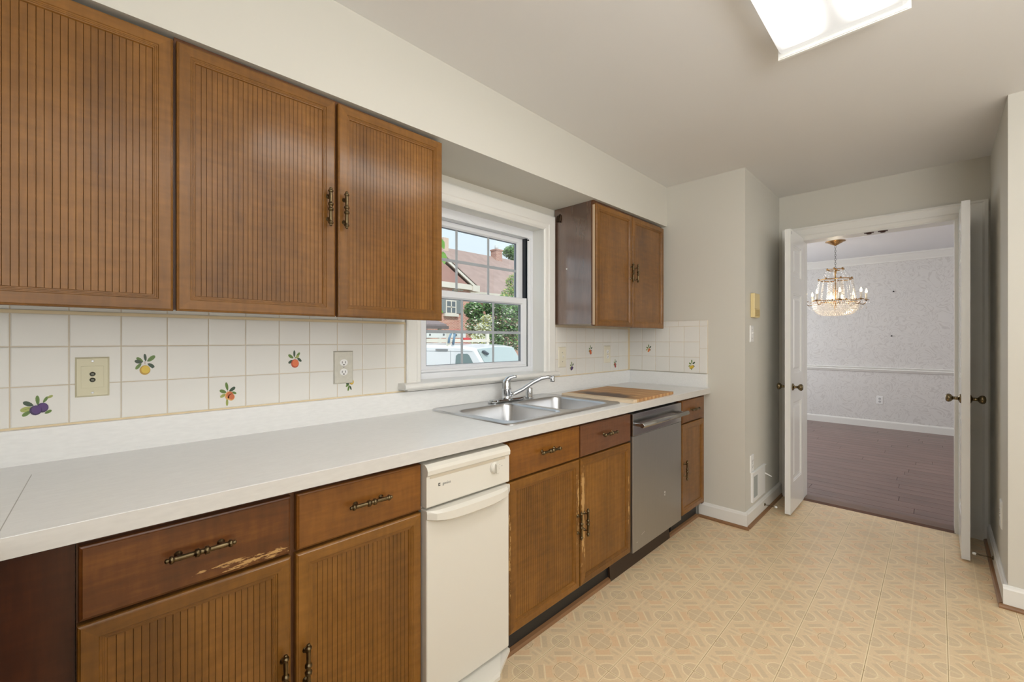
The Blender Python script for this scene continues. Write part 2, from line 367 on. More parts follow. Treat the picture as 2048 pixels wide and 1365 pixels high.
# soffit with a slightly falling lower edge
YS = 1.442
def zs(x): return 2.068+.0108*(x-.18)
sf = MB().prism([(XL, YS, zs(XL)), (XE, YS, zs(XE)), (XE, YS, ZC), (XL, YS, ZC)], (0, YW-YS, 0))
struct('ceiling_soffit', sf, WALL)
# window wall
OX0, OX1, OZ0, OZ1 = 1.13, 2.07, 1.02, 1.96
wb = struct('wall_back', MB().grid([XL, OX0, OX1, XE+.02], [0, OZ0, OZ1, ZC], YW, YW+.2, {(1, 1)}, 'y'), WALL)
struct('wall_left', MB().box(XL-.15, XL, YB-.15, YW+.2, 0, ZC), WALL)
struct('wall_rear', MB().box(XL, XD+.1, YB-.15, YB, 0, ZC), WALL)
we = struct('wall_end', MB().box(XE, XF, YP, YW+.2, 0, ZC), WALL)
# far wall with the double door opening
DY0, DY1, DZ = -.088, .748, 2.03
struct('wall_far', MB().grid([YR, DY0, DY1, YP], [0, DZ, ZC], XF, XD, {(1, 0)}, 'x'), WALL)
struct('wall_right', MB().prism([(XR, YR, 0), (XR, YB, 0), (XD, YB, 0), (XD, YR, 0)], (0, 0, ZC)), WALL)
# dining room
struct('floor_dining', MB().box(XD-.13, 8.15, -2.25, 2.9, -.08, -.012), mat('dining_subfloor', (60, 44, 40), .6))
fd = bpy.data.objects['floor_dining']
pw = .128; k = 0
yy0 = -2.2
for i in range(31):
    x = XD+.0+pw*i; st = R.uniform(0, 1.2); y = -2.2-st
    x1 = min(x+pw-.0015, 8.0)
    while y < 2.8:
        y1 = min(y+1.25, 2.8); ya = max(y, -2.2)
        if y1 - ya > .05 and y1 > -.9 and ya < 2.4:
            MB().box(x, x1, ya+.0008, y1-.0008, -.012, .0, .0012).build('plank', PLANK, fd)
        y += 1.25
struct('wall_dining_far', MB().box(8.0, 8.15, -2.25, 2.9, 0, 2.44), PAPER)
struct('wall_dining_left', MB().box(XD, 8.15, 2.8, 2.95, 0, 2.44), PAPER)
struct('wall_dining_right', MB().box(XD, 8.15, -2.35, -2.2, 0, 2.44), PAPER)
struct('wall_dining_near', MB().grid([-2.2, DY0, DY1, 2.8], [0, DZ, 2.44], XD, XD+.02, {(1, 0)}, 'x'), PAPER)
struct('ceiling_dining', MB().box(XD, 8.15, -2.35, 2.95, 2.44, 2.56), mat('dining_ceiling_paint', (226, 226, 228), .7))
cp = [(8.0, 2.335), (7.975, 2.335), (7.97, 2.352), (7.94, 2.385), (7.918, 2.415), (7.905, 2.42), (7.905, 2.44), (8.0, 2.44)]
struct('trim_1', MB().prism([(a, -2.2, z) for a, z in cp], (0, 5, 0)), WHITE)
cp = [(8.0, .79), (7.985, .793), (7.978, .81), (7.97, .82), (7.985, .835), (7.972, .85), (7.985, .86), (8.0, .86)]
struct('trim_2', MB().prism([(a, -2.2, z) for a, z in cp], (0, 5, 0)), WHITE)
cp = [(8.0, 0), (7.984, 0), (7.984, .085), (7.99, .098), (8.0, .102)]
struct('baseboard_dining', MB().prism([(a, -2.2, z) for a, z in cp], (0, 5, 0)), WHITE)
# threshold strip
struct('trim_threshold', MB().prism([(XF-.005, DY0, -.0), (XF+.02, DY0, .011), (XD+.015, DY0, .011), (XD+.03, DY0, 0)], (0, DY1-DY0, 0)), mat('threshold_wood', (104, 74, 58), .35, noise=(20, .15, (1, .2, 1))))
# kitchen baseboards with their shoe mouldings
def baseboard(name, p, q, n, e1=0, e2=0):
    p, q, n = Vector(p+(0,)), Vector(q+(0,)), Vector(n+(0,))
    prof = [(0, .016), (.016, .016), (.016, .088), (.012, .094), (.010, .100), (.004, .105), (0, .105)]
    o = MB().prism([p+n*a+Vector((0, 0, h)) for a, h in [(0, 0)]+[(.016, 0)]+prof[2:]], q-p).build(name, WHITE, kind='structure')
    pr = [(.016, .0), (.030, .0), (.030, .007), (.026, .014), (.016, .018)]
    d_ = (q-p).normalized(); p = p-d_*(e1 or 0); q = q+d_*e2
    MB().prism([p+n*a+Vector((0, 0, h)) for a, h in pr], q-p).build('shoe_moulding', SHOE, o)
    return o
baseboard('baseboard_end', (XE, 1.20), (XE, YP-.016), (-1, 0), e2=.014)
baseboard('baseboard_left', (XE, YP), (XF, YP), (0, -1))
baseboard('baseboard_return', (XF, YR), (XR, YR), (0, 1))
baseboard('baseboard_right', (XR, YR+.016), (XR, YB), (-1, 0), e1=.014)
# kitchen shoe mouldings in front of the toe kicks
def shoe(name, x0, x1, y=1.212):
    pr = [(0, 0), (-.017, 0), (-.017, .006), (-.013, .014), (0, .02)]
    return struct(name, MB().prism([(x0, y+a, h) for a, h in pr], (x1-x0, 0, 0)), SHOE)
shoe('trim_3', 1.15, 1.93); shoe('trim_4', 2.62, XE-.03); shoe('trim_5', -.1, .76)

# ------------------------------------------------------------------ wall tiles
TW = .110
YT = 1.756
gr = MB().box(XL, 1.067, YT+.0012, YW, 1.012, 1.36).box(2.153, XE, YT+.0012, YW, 1.012, 1.36)
gr.build('grout', GROUT, wb)
def tile_mesh(wd, ht, ax='y'):
    m = MB(); h = .0022; t = .007; g = .0008; a, b = wd/2-g, ht/2-g; i = .003
    r = lambda a, b, y: [(-a, y, -b), (a, y, -b), (a, y, b), (-a, y, b)]
    m.rings([r(a, b, t), r(a, b, .0014), r(a-.0012, b-.0012, .0004), r(a-i, b-i, 0)])
    if ax == 'x': bmesh.ops.rotate(m.b, verts=m.b.verts, matrix=Matrix.Rotation(-PI/2, 3, 'Z'))
    me, _ = m.mesh('tile', TILE, (0, 0, 0)); return me
TC = {}
def tile(x0, x1, z0, z1, par, ax='y', pl=YT):
    k = (round(x1-x0, 4), round(z1-z0, 4), ax)
    if k not in TC: TC[k] = tile_mesh(k[0], k[1], ax)
    c = ((x0+x1)/2, pl, (z0+z1)/2) if ax == 'y' else (pl, (x0+x1)/2, (z0+z1)/2)
    return link('tile', TC[k], c, par)
rows = [(1.012, 1.122), (1.122, 1.231), (1.231, 1.3225)]
TL = {}
for r, (z0, z1) in enumerate(rows):
    x = -.13-TW*5
    for c in range(11+5):
        x0 = max(x, XL); x1 = min(x+TW, 1.067)
        if x1-x0 > .02: TL[('b', round(x, 2), r)] = tile(x0, x1, z0, z1, wb)
        x += TW
    z1b = z1 if r < 2 else 1.333
    tile(2.155, 2.181, z0, z1b, wb)
    x = 2.181
    while x < XE-.01:
        x1 = min(x+TW, XE-.006)
        if x1-x > .012: TL[('b', round(x, 2), r)] = tile(x, x1, z0, z1b, wb)
        x += TW
x = -.13-TW*5
for c in range(16):
    x0 = max(x, XL); x1 = min(x+TW, 1.067)
    if x1-x0 > .02: tile(x0, x1, 1.331, 1.36, wb)
    x += TW
# end wall tiles (plane x = XE)
ge = MB().box(XE-.0068, XE, 1.142, YW-.007, 1.012, 1.388); ge.build('grout', GROUT, we)
XT = XE-.008
rows2 = [(1.012, 1.124), (1.124, 1.234), (1.234, 1.346)]
for r, (z0, z1) in enumerate(rows2):
    y = 1.75
    for c in range(5):
        y0 = y-.1105
        TL[('e', c, r)] = tile(y0, y, z0, z1, we, 'x', XT); y = y0
for (y0, y1) in ((1.60, 1.75), (1.452, 1.60), (1.352, 1.452), (1.198, 1.352)): tile(y0, y1, 1.346, 1.388, we, 'x', XT)
for (z0, z1) in ((1.012, 1.188), (1.188, 1.346), (1.346, 1.388)): tile(1.142, 1.197, z0, z1, we, 'x', XT)
# cream caulk lines
MB().box(XL, 1.067, YT-.003, YW, 1.3225, 1.331).build('caulk', CAULK, wb)
MB().box(XL, 1.067, YT-.0015, YW, 1.0085, 1.0135).box(2.153, XE-.008, YT-.0015, YW, 1.0085, 1.0135).box(1.0635, 1.0675, YT-.002, YW, 1.04, 1.33).build('caulk', CAULK, wb)
MB().box(XE-.0125, XE-.006, 1.745, 1.757, 1.012, 1.36).build('caulk', CAULK, we)
# painted fruit on some tiles
GR1 = mat('print_leaf_green', (98, 128, 52), .3); GR2 = mat('print_leaf_dark', (48, 72, 48), .3); GR3 = mat('print_leaf_light', (164, 172, 92), .3); STM = mat('print_stem', (118, 84, 74), .3)
FRM = {n: (mat('print_'+n, c, .3), mat('print_'+n+'_shade', c2, .3)) for n, c, c2 in (('plum', (78, 44, 110), (50, 26, 74)), ('lemon', (222, 190, 66), (190, 150, 50)), ('orange', (222, 112, 62), (186, 76, 40)), ('peach', (206, 110, 66), (226, 170, 96)), ('berry', (176, 62, 48), (128, 36, 36)))}
def fruit(tl, kind, ax='y', s=1.0, leaves=None, fr=None, off=(0, 0)):
    """flat printed motif; leaves: (x, z, length, angle, material) in mm, fr: (x, z, r, shade)"""
    m = MB(); fm = FRM[kind]; Z = [.0]
    def P(x, z, lay):
        x = (x*.86+off[0])*.001*s; z = (z*1.25+off[1])*.001*s; y = -.0003-.00005*lay
        return (x, y, z) if ax == 'y' else (y, -x, z)
    lay = 0
    for (x, z, L, an, mi) in leaves:
        lay += 1; c, sn = math.cos(math.radians(an)), math.sin(math.radians(an)); pts = []
        for k in range(12):
            t = k/12*2*PI; a = L/2*(1-math.cos(t)); bq = math.sin(t)*L*.23*(1 if math.sin(t) > 0 else 1)*abs(math.sin(t/2))**.3
            pts.append(P(x+a*c-bq*sn, z+a*sn+bq*c, lay))
        m.poly(pts, mi)
        m.poly([P(x-.4*sn, z+.4*c, lay+.5), P(x+.4*sn, z-.4*c, lay+.5), P(x+L*.9*c, z+L*.9*sn, lay+.5)], 1)
    for (x0, z0, x1, z1) in [(0, 4, 0, -2)]: m.poly([P(x0-.5, z0, 20), P(x0+.5, z0, 20), P(x1+.5, z1, 20), P(x1-.5, z1, 20)], 3)
    for (x, z, r) in fr:
        lay += 1
        m.poly([P(x+1.25*r*math.cos(k/16*2*PI), z+r*math.sin(k/16*2*PI), 22+lay) for k in range(16)], 5)
        m.poly([P(x+r*.15+r*math.cos(k/16*2*PI), z+r*.1+r*.8*math.sin(k/16*2*PI), 23+lay) for k in range(16)], 4)
    me, _ = m.mesh('fruit_print', [GR1, GR2, GR3, STM, fm[0], fm[1]], (0, 0, 0))
    return link('fruit_print', me, WL[tl.name], tl)
Lm = [(-2, 4, 18, 160, 0), (2, 6, 20, 95, 0), (6, 5, 20, 30, 1), (-6, 0, 18, 205, 2), (8, 0, 14, -30, 1)]
def TLf(x, r):
    return min(((abs(k[1]-x), v) for k, v in TL.items() if k[0] == 'b' and k[2] == r), key=lambda q: q[0])[1]
fruit(TLf(-.13, 0), 'plum', s=1.2, fr=[(4, -3, 9), (-8, -7, 9)], leaves=[(-4, 2, 18, 95, 0), (5, 6, 14, 50, 0), (12, 14, 12, 20, 2), (-12, 2, 20, 160, 1), (-14, -2, 22, 190, 2), (-16, -8, 18, 205, 0), (8, -14, 14, 20, 0)])
fruit(TLf(.09, 1), 'lemon', s=1.2, fr=[(0, -14, 10)], leaves=[(2, 4, 16, 100, 1), (5, 4, 22, 30, 0), (6, -1, 18, -25, 1), (-4, 3, 18, 150, 0), (-8, 0, 18, 220, 0), (-6, 2, 18, 170, 1), (10, 0, 14, -50, 1)])
fruit(TLf(.53, 1), 'orange', s=1.2, fr=[(0, -12, 11)], leaves=[(-2, 4, 18, 90, 1), (4, 4, 18, 40, 0), (8, 2, 18, -30, 1), (-5, 2, 20, 155, 0), (-6, -4, 18, 200, 1), (0, 2, 16, 20, 2)])
fruit(TLf(.31, 0), 'peach', s=1.2, fr=[(4, -8, 10), (10, -12, 8)], leaves=[(0, 4, 20, 105, 0), (4, 2, 20, 25, 1), (-4, 0, 20, 165, 0), (-2, -14, 18, -90, 2), (12, 0, 14, -20, 0), (-5, -4, 18, 200, 2)])
fruit(TLf(.75, 0), 'lemon', s=.95, off=(-5, -3), fr=[(12, 6, 9)], leaves=[(0, 0, 18, 175, 1), (-2, -2, 18, 200, 0), (0, -4, 22, 250, 0), (2, -6, 18, 300, 1), (4, 4, 10, 120, 1)])
fruit(TLf(2.29, 0), 'plum', s=1.1, fr=[(2, -6, 9), (-6, -10, 8)], leaves=Lm)
fruit(TLf(2.51, 1), 'orange', s=1.1, fr=[(-3, -6, 9), (4, -14, 9)], leaves=Lm)
fruit(TLf(2.84, 0), 'berry', s=1.1, fr=[(-3, -4, 9), (3, -14, 9)], leaves=Lm)
fruit(TL[('e', 1, 1)], 'peach', ax='x', s=1.1, fr=[(6, -4, 8), (0, -12, 6)], leaves=Lm)
fruit(TL[('e', 4, 0)], 'lemon', ax='x', s=1.2, fr=[(6, -8, 8), (-6, -12, 7)], leaves=Lm+[(0, -4, 20, -90, 0)])

# ------------------------------------------------------------------ window
win = link('window_1', None, (1.6, 1.76, 1.03), kind='structure')
cx0, cx1, ix0, ix1, ct, it = 1.067, 2.153, 1.15, 2.05, 2.038, 1.942
def casing(m, pts_in, pts_out): pass
# casing: three mitred boards with a stepped profile
prof = [(0, 1.764), (0, 1.742), (.006, 1.738), (.05, 1.736), (.055, 1.740), (.072, 1.741), (.078, 1.745), (.083, 1.750), (.083, 1.764)]   # from the outer edge inwards (scaled)
def casing_run(path_out, path_in, name='casing'):
    """path_out/in: list of corresponding (x, z) corners; the profile is swept between them"""
    m = MB(); W_ = .083; rings = []
    for po, pi in zip(path_out, path_in):
        rings.append([m.b.verts.new((po[0]+(pi[0]-po[0])*a/W_, y, po[1]+(pi[1]-po[1])*a/W_)) for a, y in prof])
    for A, B in zip(rings, rings[1:]):
        n = len(A)
        for i in range(n): m.b.faces.new((A[i], A[(i+1) % n], B[(i+1) % n], B[i]))
    m.b.faces.new(rings[0][::-1]); m.b.faces.new(rings[-1])
    return m.build(name, WHITE, win)
casing_run([(cx0, 1.05), (cx0, ct)], [(ix0, 1.05), (ix0, it)])
casing_run([(cx1, 1.05), (cx1, ct)], [(ix1, 1.05), (ix1, it)])
casing_run([(cx0, ct), (cx1, ct)], [(ix0, it), (ix1, it)])
# jamb boards
MB().box(ix0-.018, ix0-.004, 1.7645, 1.96, 1.05, it+.004).build('jamb', WHITE, win)
MB().box(ix1+.004, ix1+.018, 1.7645, 1.96, 1.05, it+.004).build('jamb', WHITE, win)
MB().box(ix0-.018, ix1+.018, 1.7645, 1.96, it+.004, it+.018).build('head_jamb', WHITE, win)
# stool with rounded nose
pr = [(1.80, 1.05), (1.702, 1.05), (1.694, 1.047), (1.690, 1.040), (1.690, 1.032), (1.694, 1.025), (1.702, 1.022), (1.705, 1.015), (1.80, 1.015)]
MB().prism([(1.03, y, z) for y, z in pr[1:7]]+[(1.03, 1.7630, 1.022), (1.03, 1.7630, 1.05)], (1.108, 0, 0)).box(1.131, 2.069, 1.763, 1.87, 1.021, 1.05).box(1.06, 2.115, 1.725, 1.756, 1.0125, 1.022).build('stool', WHITE, win)
# vinyl frame
FY = 1.846
def ring_box(m, x0, x1, z0, z1, wl, wr, wb_, wt, y0, y1):
    m.box(x0, x0+wl, y0, y1, z0, z1).box(x1-wr, x1, y0, y1, z0, z1).box(x0+wl, x1-wr, y0, y1, z0, z0+wb_).box(x0+wl, x1-wr, y0, y1, z1-wt, z1); return m
ring_box(MB(), ix0-.004, ix1+.004, 1.05, it+.004, .05, .016, .030, .05, FY, 1.955).build('outer_frame', VINYL, win)
ring_box(MB(), ix0+.012, ix1-.012, 1.07, it-.018, .026, .026, .006, .022, FY+.004, FY+.010).build('frame_lip', VINYL, win)
MB().box(ix1-.044, ix1-.010, FY+.022, FY+.085, 1.076, it-.04).box(ix0+.013, ix0+.044, FY+.022, FY+.085, 1.076, it-.04).build('track', mat('balance_track_black', (38, 44, 50), .5), win)
GASK = mat('gasket_grey', (120, 126, 136), .5)
def sash(name, x0, x1, z0, z1, sl, sr, sb, st, y0, y1, lip=False):
    s_ = link(name, None, ((x0+x1)/2, (y0+y1)/2, z0), win)
    m = MB(); gx0, gx1, gz0, gz1 = x0+sl, x1-sr, z0+sb, z1-st
    r = lambda a, b, c, d, y: [(a, y, c), (b, y, c), (b, y, d), (a, y, d)]
    m.rings([r(x0, x1, z0, z1, y1), r(x0, x1, z0, z1, y0+.003), r(x0+.003, x1-.003, z0+.003, z1-.003, y0), r(gx0-.008, gx1+.008, gz0-.008, gz1+.008, y0), r(gx0, gx1, gz0, gz1, y0+.010), r(gx0, gx1, gz0, gz1, y1)], cap=False)
    if lip: m.box(x0+.01, x1-.01, y0-.010, y0, z0+.006, z0+.020, .003)
    m.build('sash_frame', VINYL, s_)
    ym = (y0+y1)/2
    ring_box(MB(), gx0-.001, gx1+.001, gz0-.001, gz1+.001, .003, .003, .003, .004, y0+.010, y1-.004).build('gasket', GASK, s_)
    gw = (gx1-gx0)/3; hz = (gz0+gz1)/2
    xs_ = [gx0, gx0+gw, gx0+2*gw, gx1]
    for i in range(3):
        for (za, zb) in ((gz0, hz), (hz, gz1)):
            MB().box(xs_[i], xs_[i+1], ym-.002, ym+.002, za, zb).build('pane', GLASS, s_)
    for i in (1, 2): MB().box(xs_[i]-.0085, xs_[i]+.0085, ym-.0045, ym-.0025, gz0, gz1, .001).build('grid_bar', MUNT, s_)
    MB().box(gx0, gx1, ym-.0047, ym-.0024, hz-.0085, hz+.0085, .001).build('grid_bar', MUNT, s_)
    return s_
sash('lower_sash', 1.20, 2.002, 1.077, 1.512, .052, .047, .039, .042, FY+.004, FY+.034, True)
sash('upper_sash', 1.19, 2.006, 1.47, 1.895, .052, .050, .04, .034, FY+.044, FY+.074)
MB().cyl((1.44, FY+.018, 1.512), (1.44, FY+.018, 1.521), .016, 14).box(1.425, 1.49, FY+.006, FY+.02, 1.519, 1.526, .002).build('sash_lock', mat('sash_lock_grey', (150, 150, 140), .4), win)
MB().box(2.012, 2.018, FY-.001, FY+.01, 1.881, 1.888).build('frame_screw', BLK, win)

# ================================================================== cabinets
def rect(x0, x1, z0, z1, y): return [(x0, y, z0), (x1, y, z0), (x1, y, z1), (x0, y, z1)]
def cab_door(par, x0, x1, z0, z1, yf, z1b=None, th=.02, fw=.030, wear=None, name='door', mats=None):
    """framed door with a grooved panel; front face at y = yf. z1b: height of the right upper corner"""
    dz = 0 if z1b is None else z1b-z1
    def rr(i, y):
        p = [(x0+i, y, z0+i), (x1-i, y, z0+i), (x1-i, y, z1-i+dz), (x0+i, y, z1-i)]; return p
    m = MB()
    seq = [(0, th), (0, .005), (.0015, .0025), (.004, .0015), (.0055, 0), (fw, 0), (fw+.0015, .0022), (fw+.004, .0022), (fw+.005, .0035), (fw+.0075, .0035), (fw+.0085, .0050), (fw+.011, .0052), (fw+.0125, .0085), (fw+.0125, .013)]
    m.rings([rr(i, yf+d) for i, d in seq], mi=[1, 0, 1, 0], cap=False)
    ms = [wood('wood_worn_vertical', axis='z', wear=wear, **WD), W_RAIL] if wear else (mats or [W_STILE, W_RAIL])
    d = m.build(name, ms, par)
    # panel with vertical V grooves
    q = fw+.0123; a, b_ = x0+q, x1-q; n = max(4, round((b_-a)/.0126)); p = (b_-a)/n; g = .0007; m = MB()
    xs_ = [(a, .009)]
    for k in range(1, n): xs_ += [(a+k*p-g, .009), (a+k*p, .0100), (a+k*p+g, .009)]
    xs_.append((b_, .009))
    za = z0+q; tb = [m.b.verts.new((x, yf+y, za)) for x, y in xs_]; tt = [m.b.verts.new((x, yf+y, z1-q+dz*(x-x0)/(x1-x0))) for x, y in xs_]
    for i in range(len(xs_)-1): m.b.faces.new((tb[i], tb[i+1], tt[i+1], tt[i]))
    b0 = [m.b.verts.new((x, yf+.014, z)) for x, z in ((a, za), (b_, za), (b_, z1-q+dz), (a, z1-q))]
    m.b.faces.new(b0[::-1])
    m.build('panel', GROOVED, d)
    return d
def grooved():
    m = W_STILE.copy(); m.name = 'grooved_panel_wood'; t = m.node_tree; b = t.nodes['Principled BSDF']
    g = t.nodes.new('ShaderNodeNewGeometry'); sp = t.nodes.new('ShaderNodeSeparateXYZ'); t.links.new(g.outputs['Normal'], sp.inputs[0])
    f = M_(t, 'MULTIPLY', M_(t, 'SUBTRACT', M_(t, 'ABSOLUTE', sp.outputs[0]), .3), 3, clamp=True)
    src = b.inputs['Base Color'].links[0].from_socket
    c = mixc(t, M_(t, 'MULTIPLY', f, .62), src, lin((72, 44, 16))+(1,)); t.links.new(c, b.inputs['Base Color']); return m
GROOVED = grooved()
# bail handle: turned bar on two posts, along z, front towards -y; origin on the door face
def handle_mesh(ax):
    m = MB(); L = .064
    pf = []
    def add(d, r): pf.append((d, r))
    for d, r in ((-L, 0), (-L+.0015, .003), (-L+.004, .0042), (-L+.0065, .003), (-L+.008, .003), (-L+.009, .0062), (-L+.013, .0068), (-L+.016, .005), (-L+.0175, .0038), (-L+.021, .0046), (-.017, .0040), (-.013, .0042), (-.012, .0068), (-.0055, .0072), (-.004, .0048), (-.0015, .0044)): add(d, r)
    pf += [(-d, r) for d, r in reversed(pf)]
    A = (0, 0, 1) if ax == 'z' else (1, 0, 0); pf = [(d, r*1.22) for d, r in pf]
    m.lathe((0, -.021, 0), A, pf, 12)
    for s_ in (-.038, .038):
        p = (0, 0, s_) if ax == 'z' else (s_, 0, 0); q = (p[0], -.021, p[2])
        m.lathe(p, (0, -1, 0), [(0, .0075), (.0015, .0075), (.003, .004), (.012, .0032), (.021, .0036)], 10)
    me, _ = m.mesh('handle', BRASS, (0, 0, 0)); return me
HV, HH = handle_mesh('z'), handle_mesh('x')
def handle(par, x, y, z, ax='z'): return link('handle', HV if ax == 'z' else HH, (x, y, z), par)
def drawer(par, x0, x1, z0, z1, yf, m=None, hx=None, hz=None):
    q = MB(); r = lambda i, y: rect(x0+i, x1-i, z0+i, z1-i, yf+y)
    q.rings([r(0, .02), r(0, .006), r(.0015, .003), (r(.0045, .0015)), r(.006, 0)])
    d = q.build('drawer', m or W_DRW, par)
    handle(d, hx, yf, hz, 'x'); return d
def carcass(par, x0, x1, y0, y1, z0, z1, side=None, t=.016, kick=None):
    m = MB(); m.box(x0, x0+t, y0, y1, z0, z1).box(x1-t, x1, y0, y1, z0, z1).box(x0+t, x1-t, y0, y1, z0, z0+t).box(x0+t, x1-t, y1-.006, y1, z0+t, z1)
    return m.build('body', side or W_BOX, par)
def face_frame(par, xs_, zs_, y, skip, th=.016): return MB().grid(xs_, zs_, y, y+th, skip, 'y').build('face_frame', W_BOX, par)

# --- upper cabinets
def zt(x, y=1.44): return 2.0485+.0085*x
ZB = 1.3265
def upper(name, x0, x1, doors, handles, label, z0, hz):
    t = thing(name, ((x0+x1)/2, 1.6, z0), label, 'cabinet', None)
    top = min(zs(x0), zs(x1))-.001
    carcass(t, x0, x1, 1.476, YT-.001 if z0 < 1.331 else YT-.001, z0+.016, top, side=W_SIDE)
    cuts = [x0]; 
    MB().box(x0, x1, 1.462, 1.476, z0+.004, top).build('face_frame', W_BOX, t)
    ds = []
    for (a, b) in doors:
        ds.append(cab_door(t, a, b, z0+.001*(a > 2), zt(a), 1.44, zt(b)))
    for (i, x) in handles: handle(ds[i], x, 1.44, hz)
    return t
upper('wall_cabinet', -.690, .180, [(-.684, -.257), (-.250, .1765)], [(0, -.30), (1, -.208)], 'dark stained wall cabinet with tall grooved door at the upper left corner', ZB, 1.69)
upper('wall_cabinet', .1805, 1.052, [(.1835, .6095), (.6185, 1.0485)], [(0, .584), (1, .638)], 'wide two-door wall cabinet hanging left of the kitchen window', ZB+.001, 1.689)
cr_ = upper('wall_cabinet', 2.166, 3.06, [(2.169, 2.592), (2.600, 3.055)], [(0, 2.568), (1, 2.632)], 'small two-door wall cabinet right of the window above the cutting board', 1.331, 1.693)
MB().box(2.1655, 2.1675, 1.45, 1.466, 1.34, 2.06).build('edge_strip', mat('raw_edge', (196, 170, 140), .5), cr_)
# small bracket at the back upper corner of the side panel
MB().box(2.158, 2.166, 1.70, 1.735, 2.005, 2.045, .002).cyl((2.162, 1.71, 2.0), (2.162, 1.71, 2.05), .006).build('bracket', mat('bracket_bronze', (70, 56, 44), .4, metal=1), cr_)
MB().box(2.1645, 2.166, 1.655, 1.664, 1.693, 1.70).build('side_chip', WPLAST, cr_)

# --- base cabinets
YD = 1.14
def base(name, x0, x1, label, drawers, doors, doorh, kick=True, dm=None, wears=None):
    t = thing(name, ((x0+x1)/2, 1.45, 0), label, 'cabinet')
    carcass(t, x0, x1, 1.178, YW-.03, .129, .872)
    m = MB().box(x0, x1, 1.161, 1.177, .133, .872) ; m.build('face_frame', W_BOX, t)
    for i, (a, b, hx) in enumerate(drawers): drawer(t, a, b, .7185, .861, YD, (dm or {}).get(i), hx, .796)
    for i, (a, b) in enumerate(doors):
        d = cab_door(t, a, b, .135, .711, YD, wear=(wears or {}).get(i))
        handle(d, doorh[i], YD, .424)
    MB().box(x0, x1, 1.213, 1.229, .0, .129).build('toe_kick', KICK, t)
    return t
base('base_cabinet', -.004, .752, 'base cabinet with two drawers left of the cream trash compactor',
     [(-.001, .3715, .186), (.3845, .7515, .575)], [(-.003, .3715), (.3835, .7515)], [.352, .405], dm={0: W_DRW_SHADE})
wl_ = [(.210, .018, .06, .24, .47), (-.220, .006, 0, .28, .47), (0, .19, -.250, .009, .40)]
wr_ = [(-.205, .018, .04, .27, .40), (.2, .012, .0, .27, .52), (0, .19, -.250, .009, .40)]
base('base_cabinet', 1.132, 2.040, 'worn two-door base cabinet under the sink, between compactor and dishwasher',
     [(1.1375, 1.5845, 1.362), (1.5935, 2.037, 1.815)], [(1.1375, 1.5845), (1.5935, 2.037)], [1.568, 1.618], wears={0: wl_, 1: wr_},
     dm={0: wood('drawer_wood_amber', (90, 52, 11), (124, 76, 18), (148, 98, 32), 'x'), 1: wood('drawer_wood_red', (84, 50, 28), (110, 70, 42), (134, 90, 56), 'x', rough=.35)})
nc = base('base_cabinet', 2.668, 3.075, 'narrow single-door base cabinet at the end of the counter right of the dishwasher',
     [(2.678, 3.033, 2.845)], [(2.678, 3.033)], [2.702])
MB().box(3.075, XE, 1.17, 1.19, .10, .872).build('filler', W_BOX, nc)
# corner cabinet and the leg of the L-shaped run
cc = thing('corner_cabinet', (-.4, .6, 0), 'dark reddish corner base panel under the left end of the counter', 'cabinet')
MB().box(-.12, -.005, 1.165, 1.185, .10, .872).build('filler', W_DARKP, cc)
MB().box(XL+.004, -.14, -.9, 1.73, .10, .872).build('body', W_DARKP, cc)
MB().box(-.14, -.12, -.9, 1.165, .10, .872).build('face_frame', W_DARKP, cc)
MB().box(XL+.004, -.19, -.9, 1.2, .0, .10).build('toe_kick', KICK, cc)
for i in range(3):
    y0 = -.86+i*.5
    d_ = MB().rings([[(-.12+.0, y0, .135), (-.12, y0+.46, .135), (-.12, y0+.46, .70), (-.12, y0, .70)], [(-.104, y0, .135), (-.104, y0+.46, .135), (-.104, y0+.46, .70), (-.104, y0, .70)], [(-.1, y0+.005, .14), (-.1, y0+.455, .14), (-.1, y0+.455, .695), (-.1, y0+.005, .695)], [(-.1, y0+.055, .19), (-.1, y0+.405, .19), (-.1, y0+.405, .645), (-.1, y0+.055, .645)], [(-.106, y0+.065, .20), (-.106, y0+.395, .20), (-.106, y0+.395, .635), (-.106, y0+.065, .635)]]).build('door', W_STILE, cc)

# --- countertop: L-shaped slab with the sink cut-out, backsplash
CY = 1.124; SX0, SX1, SY0, SY1 = 1.20, 1.995, 1.205, 1.62
ctp = thing('countertop', (1.2, 1.4, .876), 'long white laminate countertop running under the window', 'countertop')
MB().grid([XL+.003, -.1, SX0, SX1, XE-.002], [-.9, CY, SY0, SY1, YW-.029], .876, .914, {(1, 0), (2, 0), (3, 0), (2, 2)}).build('slab', LAM, ctp)
MB().box(-.1, XE-.002, CY-.0012, CY-.0001, .876, .9128).build('front_edge', LAMEDGE, ctp)
MB().box(XL+.003, XE-.024, YW-.0285, YW-.0085, .9, 1.0085).box(XE-.022, XE-.001, 1.144, YW-.0085, .9, 1.0085).build('backsplash', LAM, ctp)
MB().prism([(-.1, CY+.003, .9141), (-.0985, CY+.002, .9141), (.0, CY, .9141)][:2]+[(-.082, 1.6, .9141), (-.0835, 1.6, .9141)], (0, 0, .0002)).build('seam', SEAM, ctp)

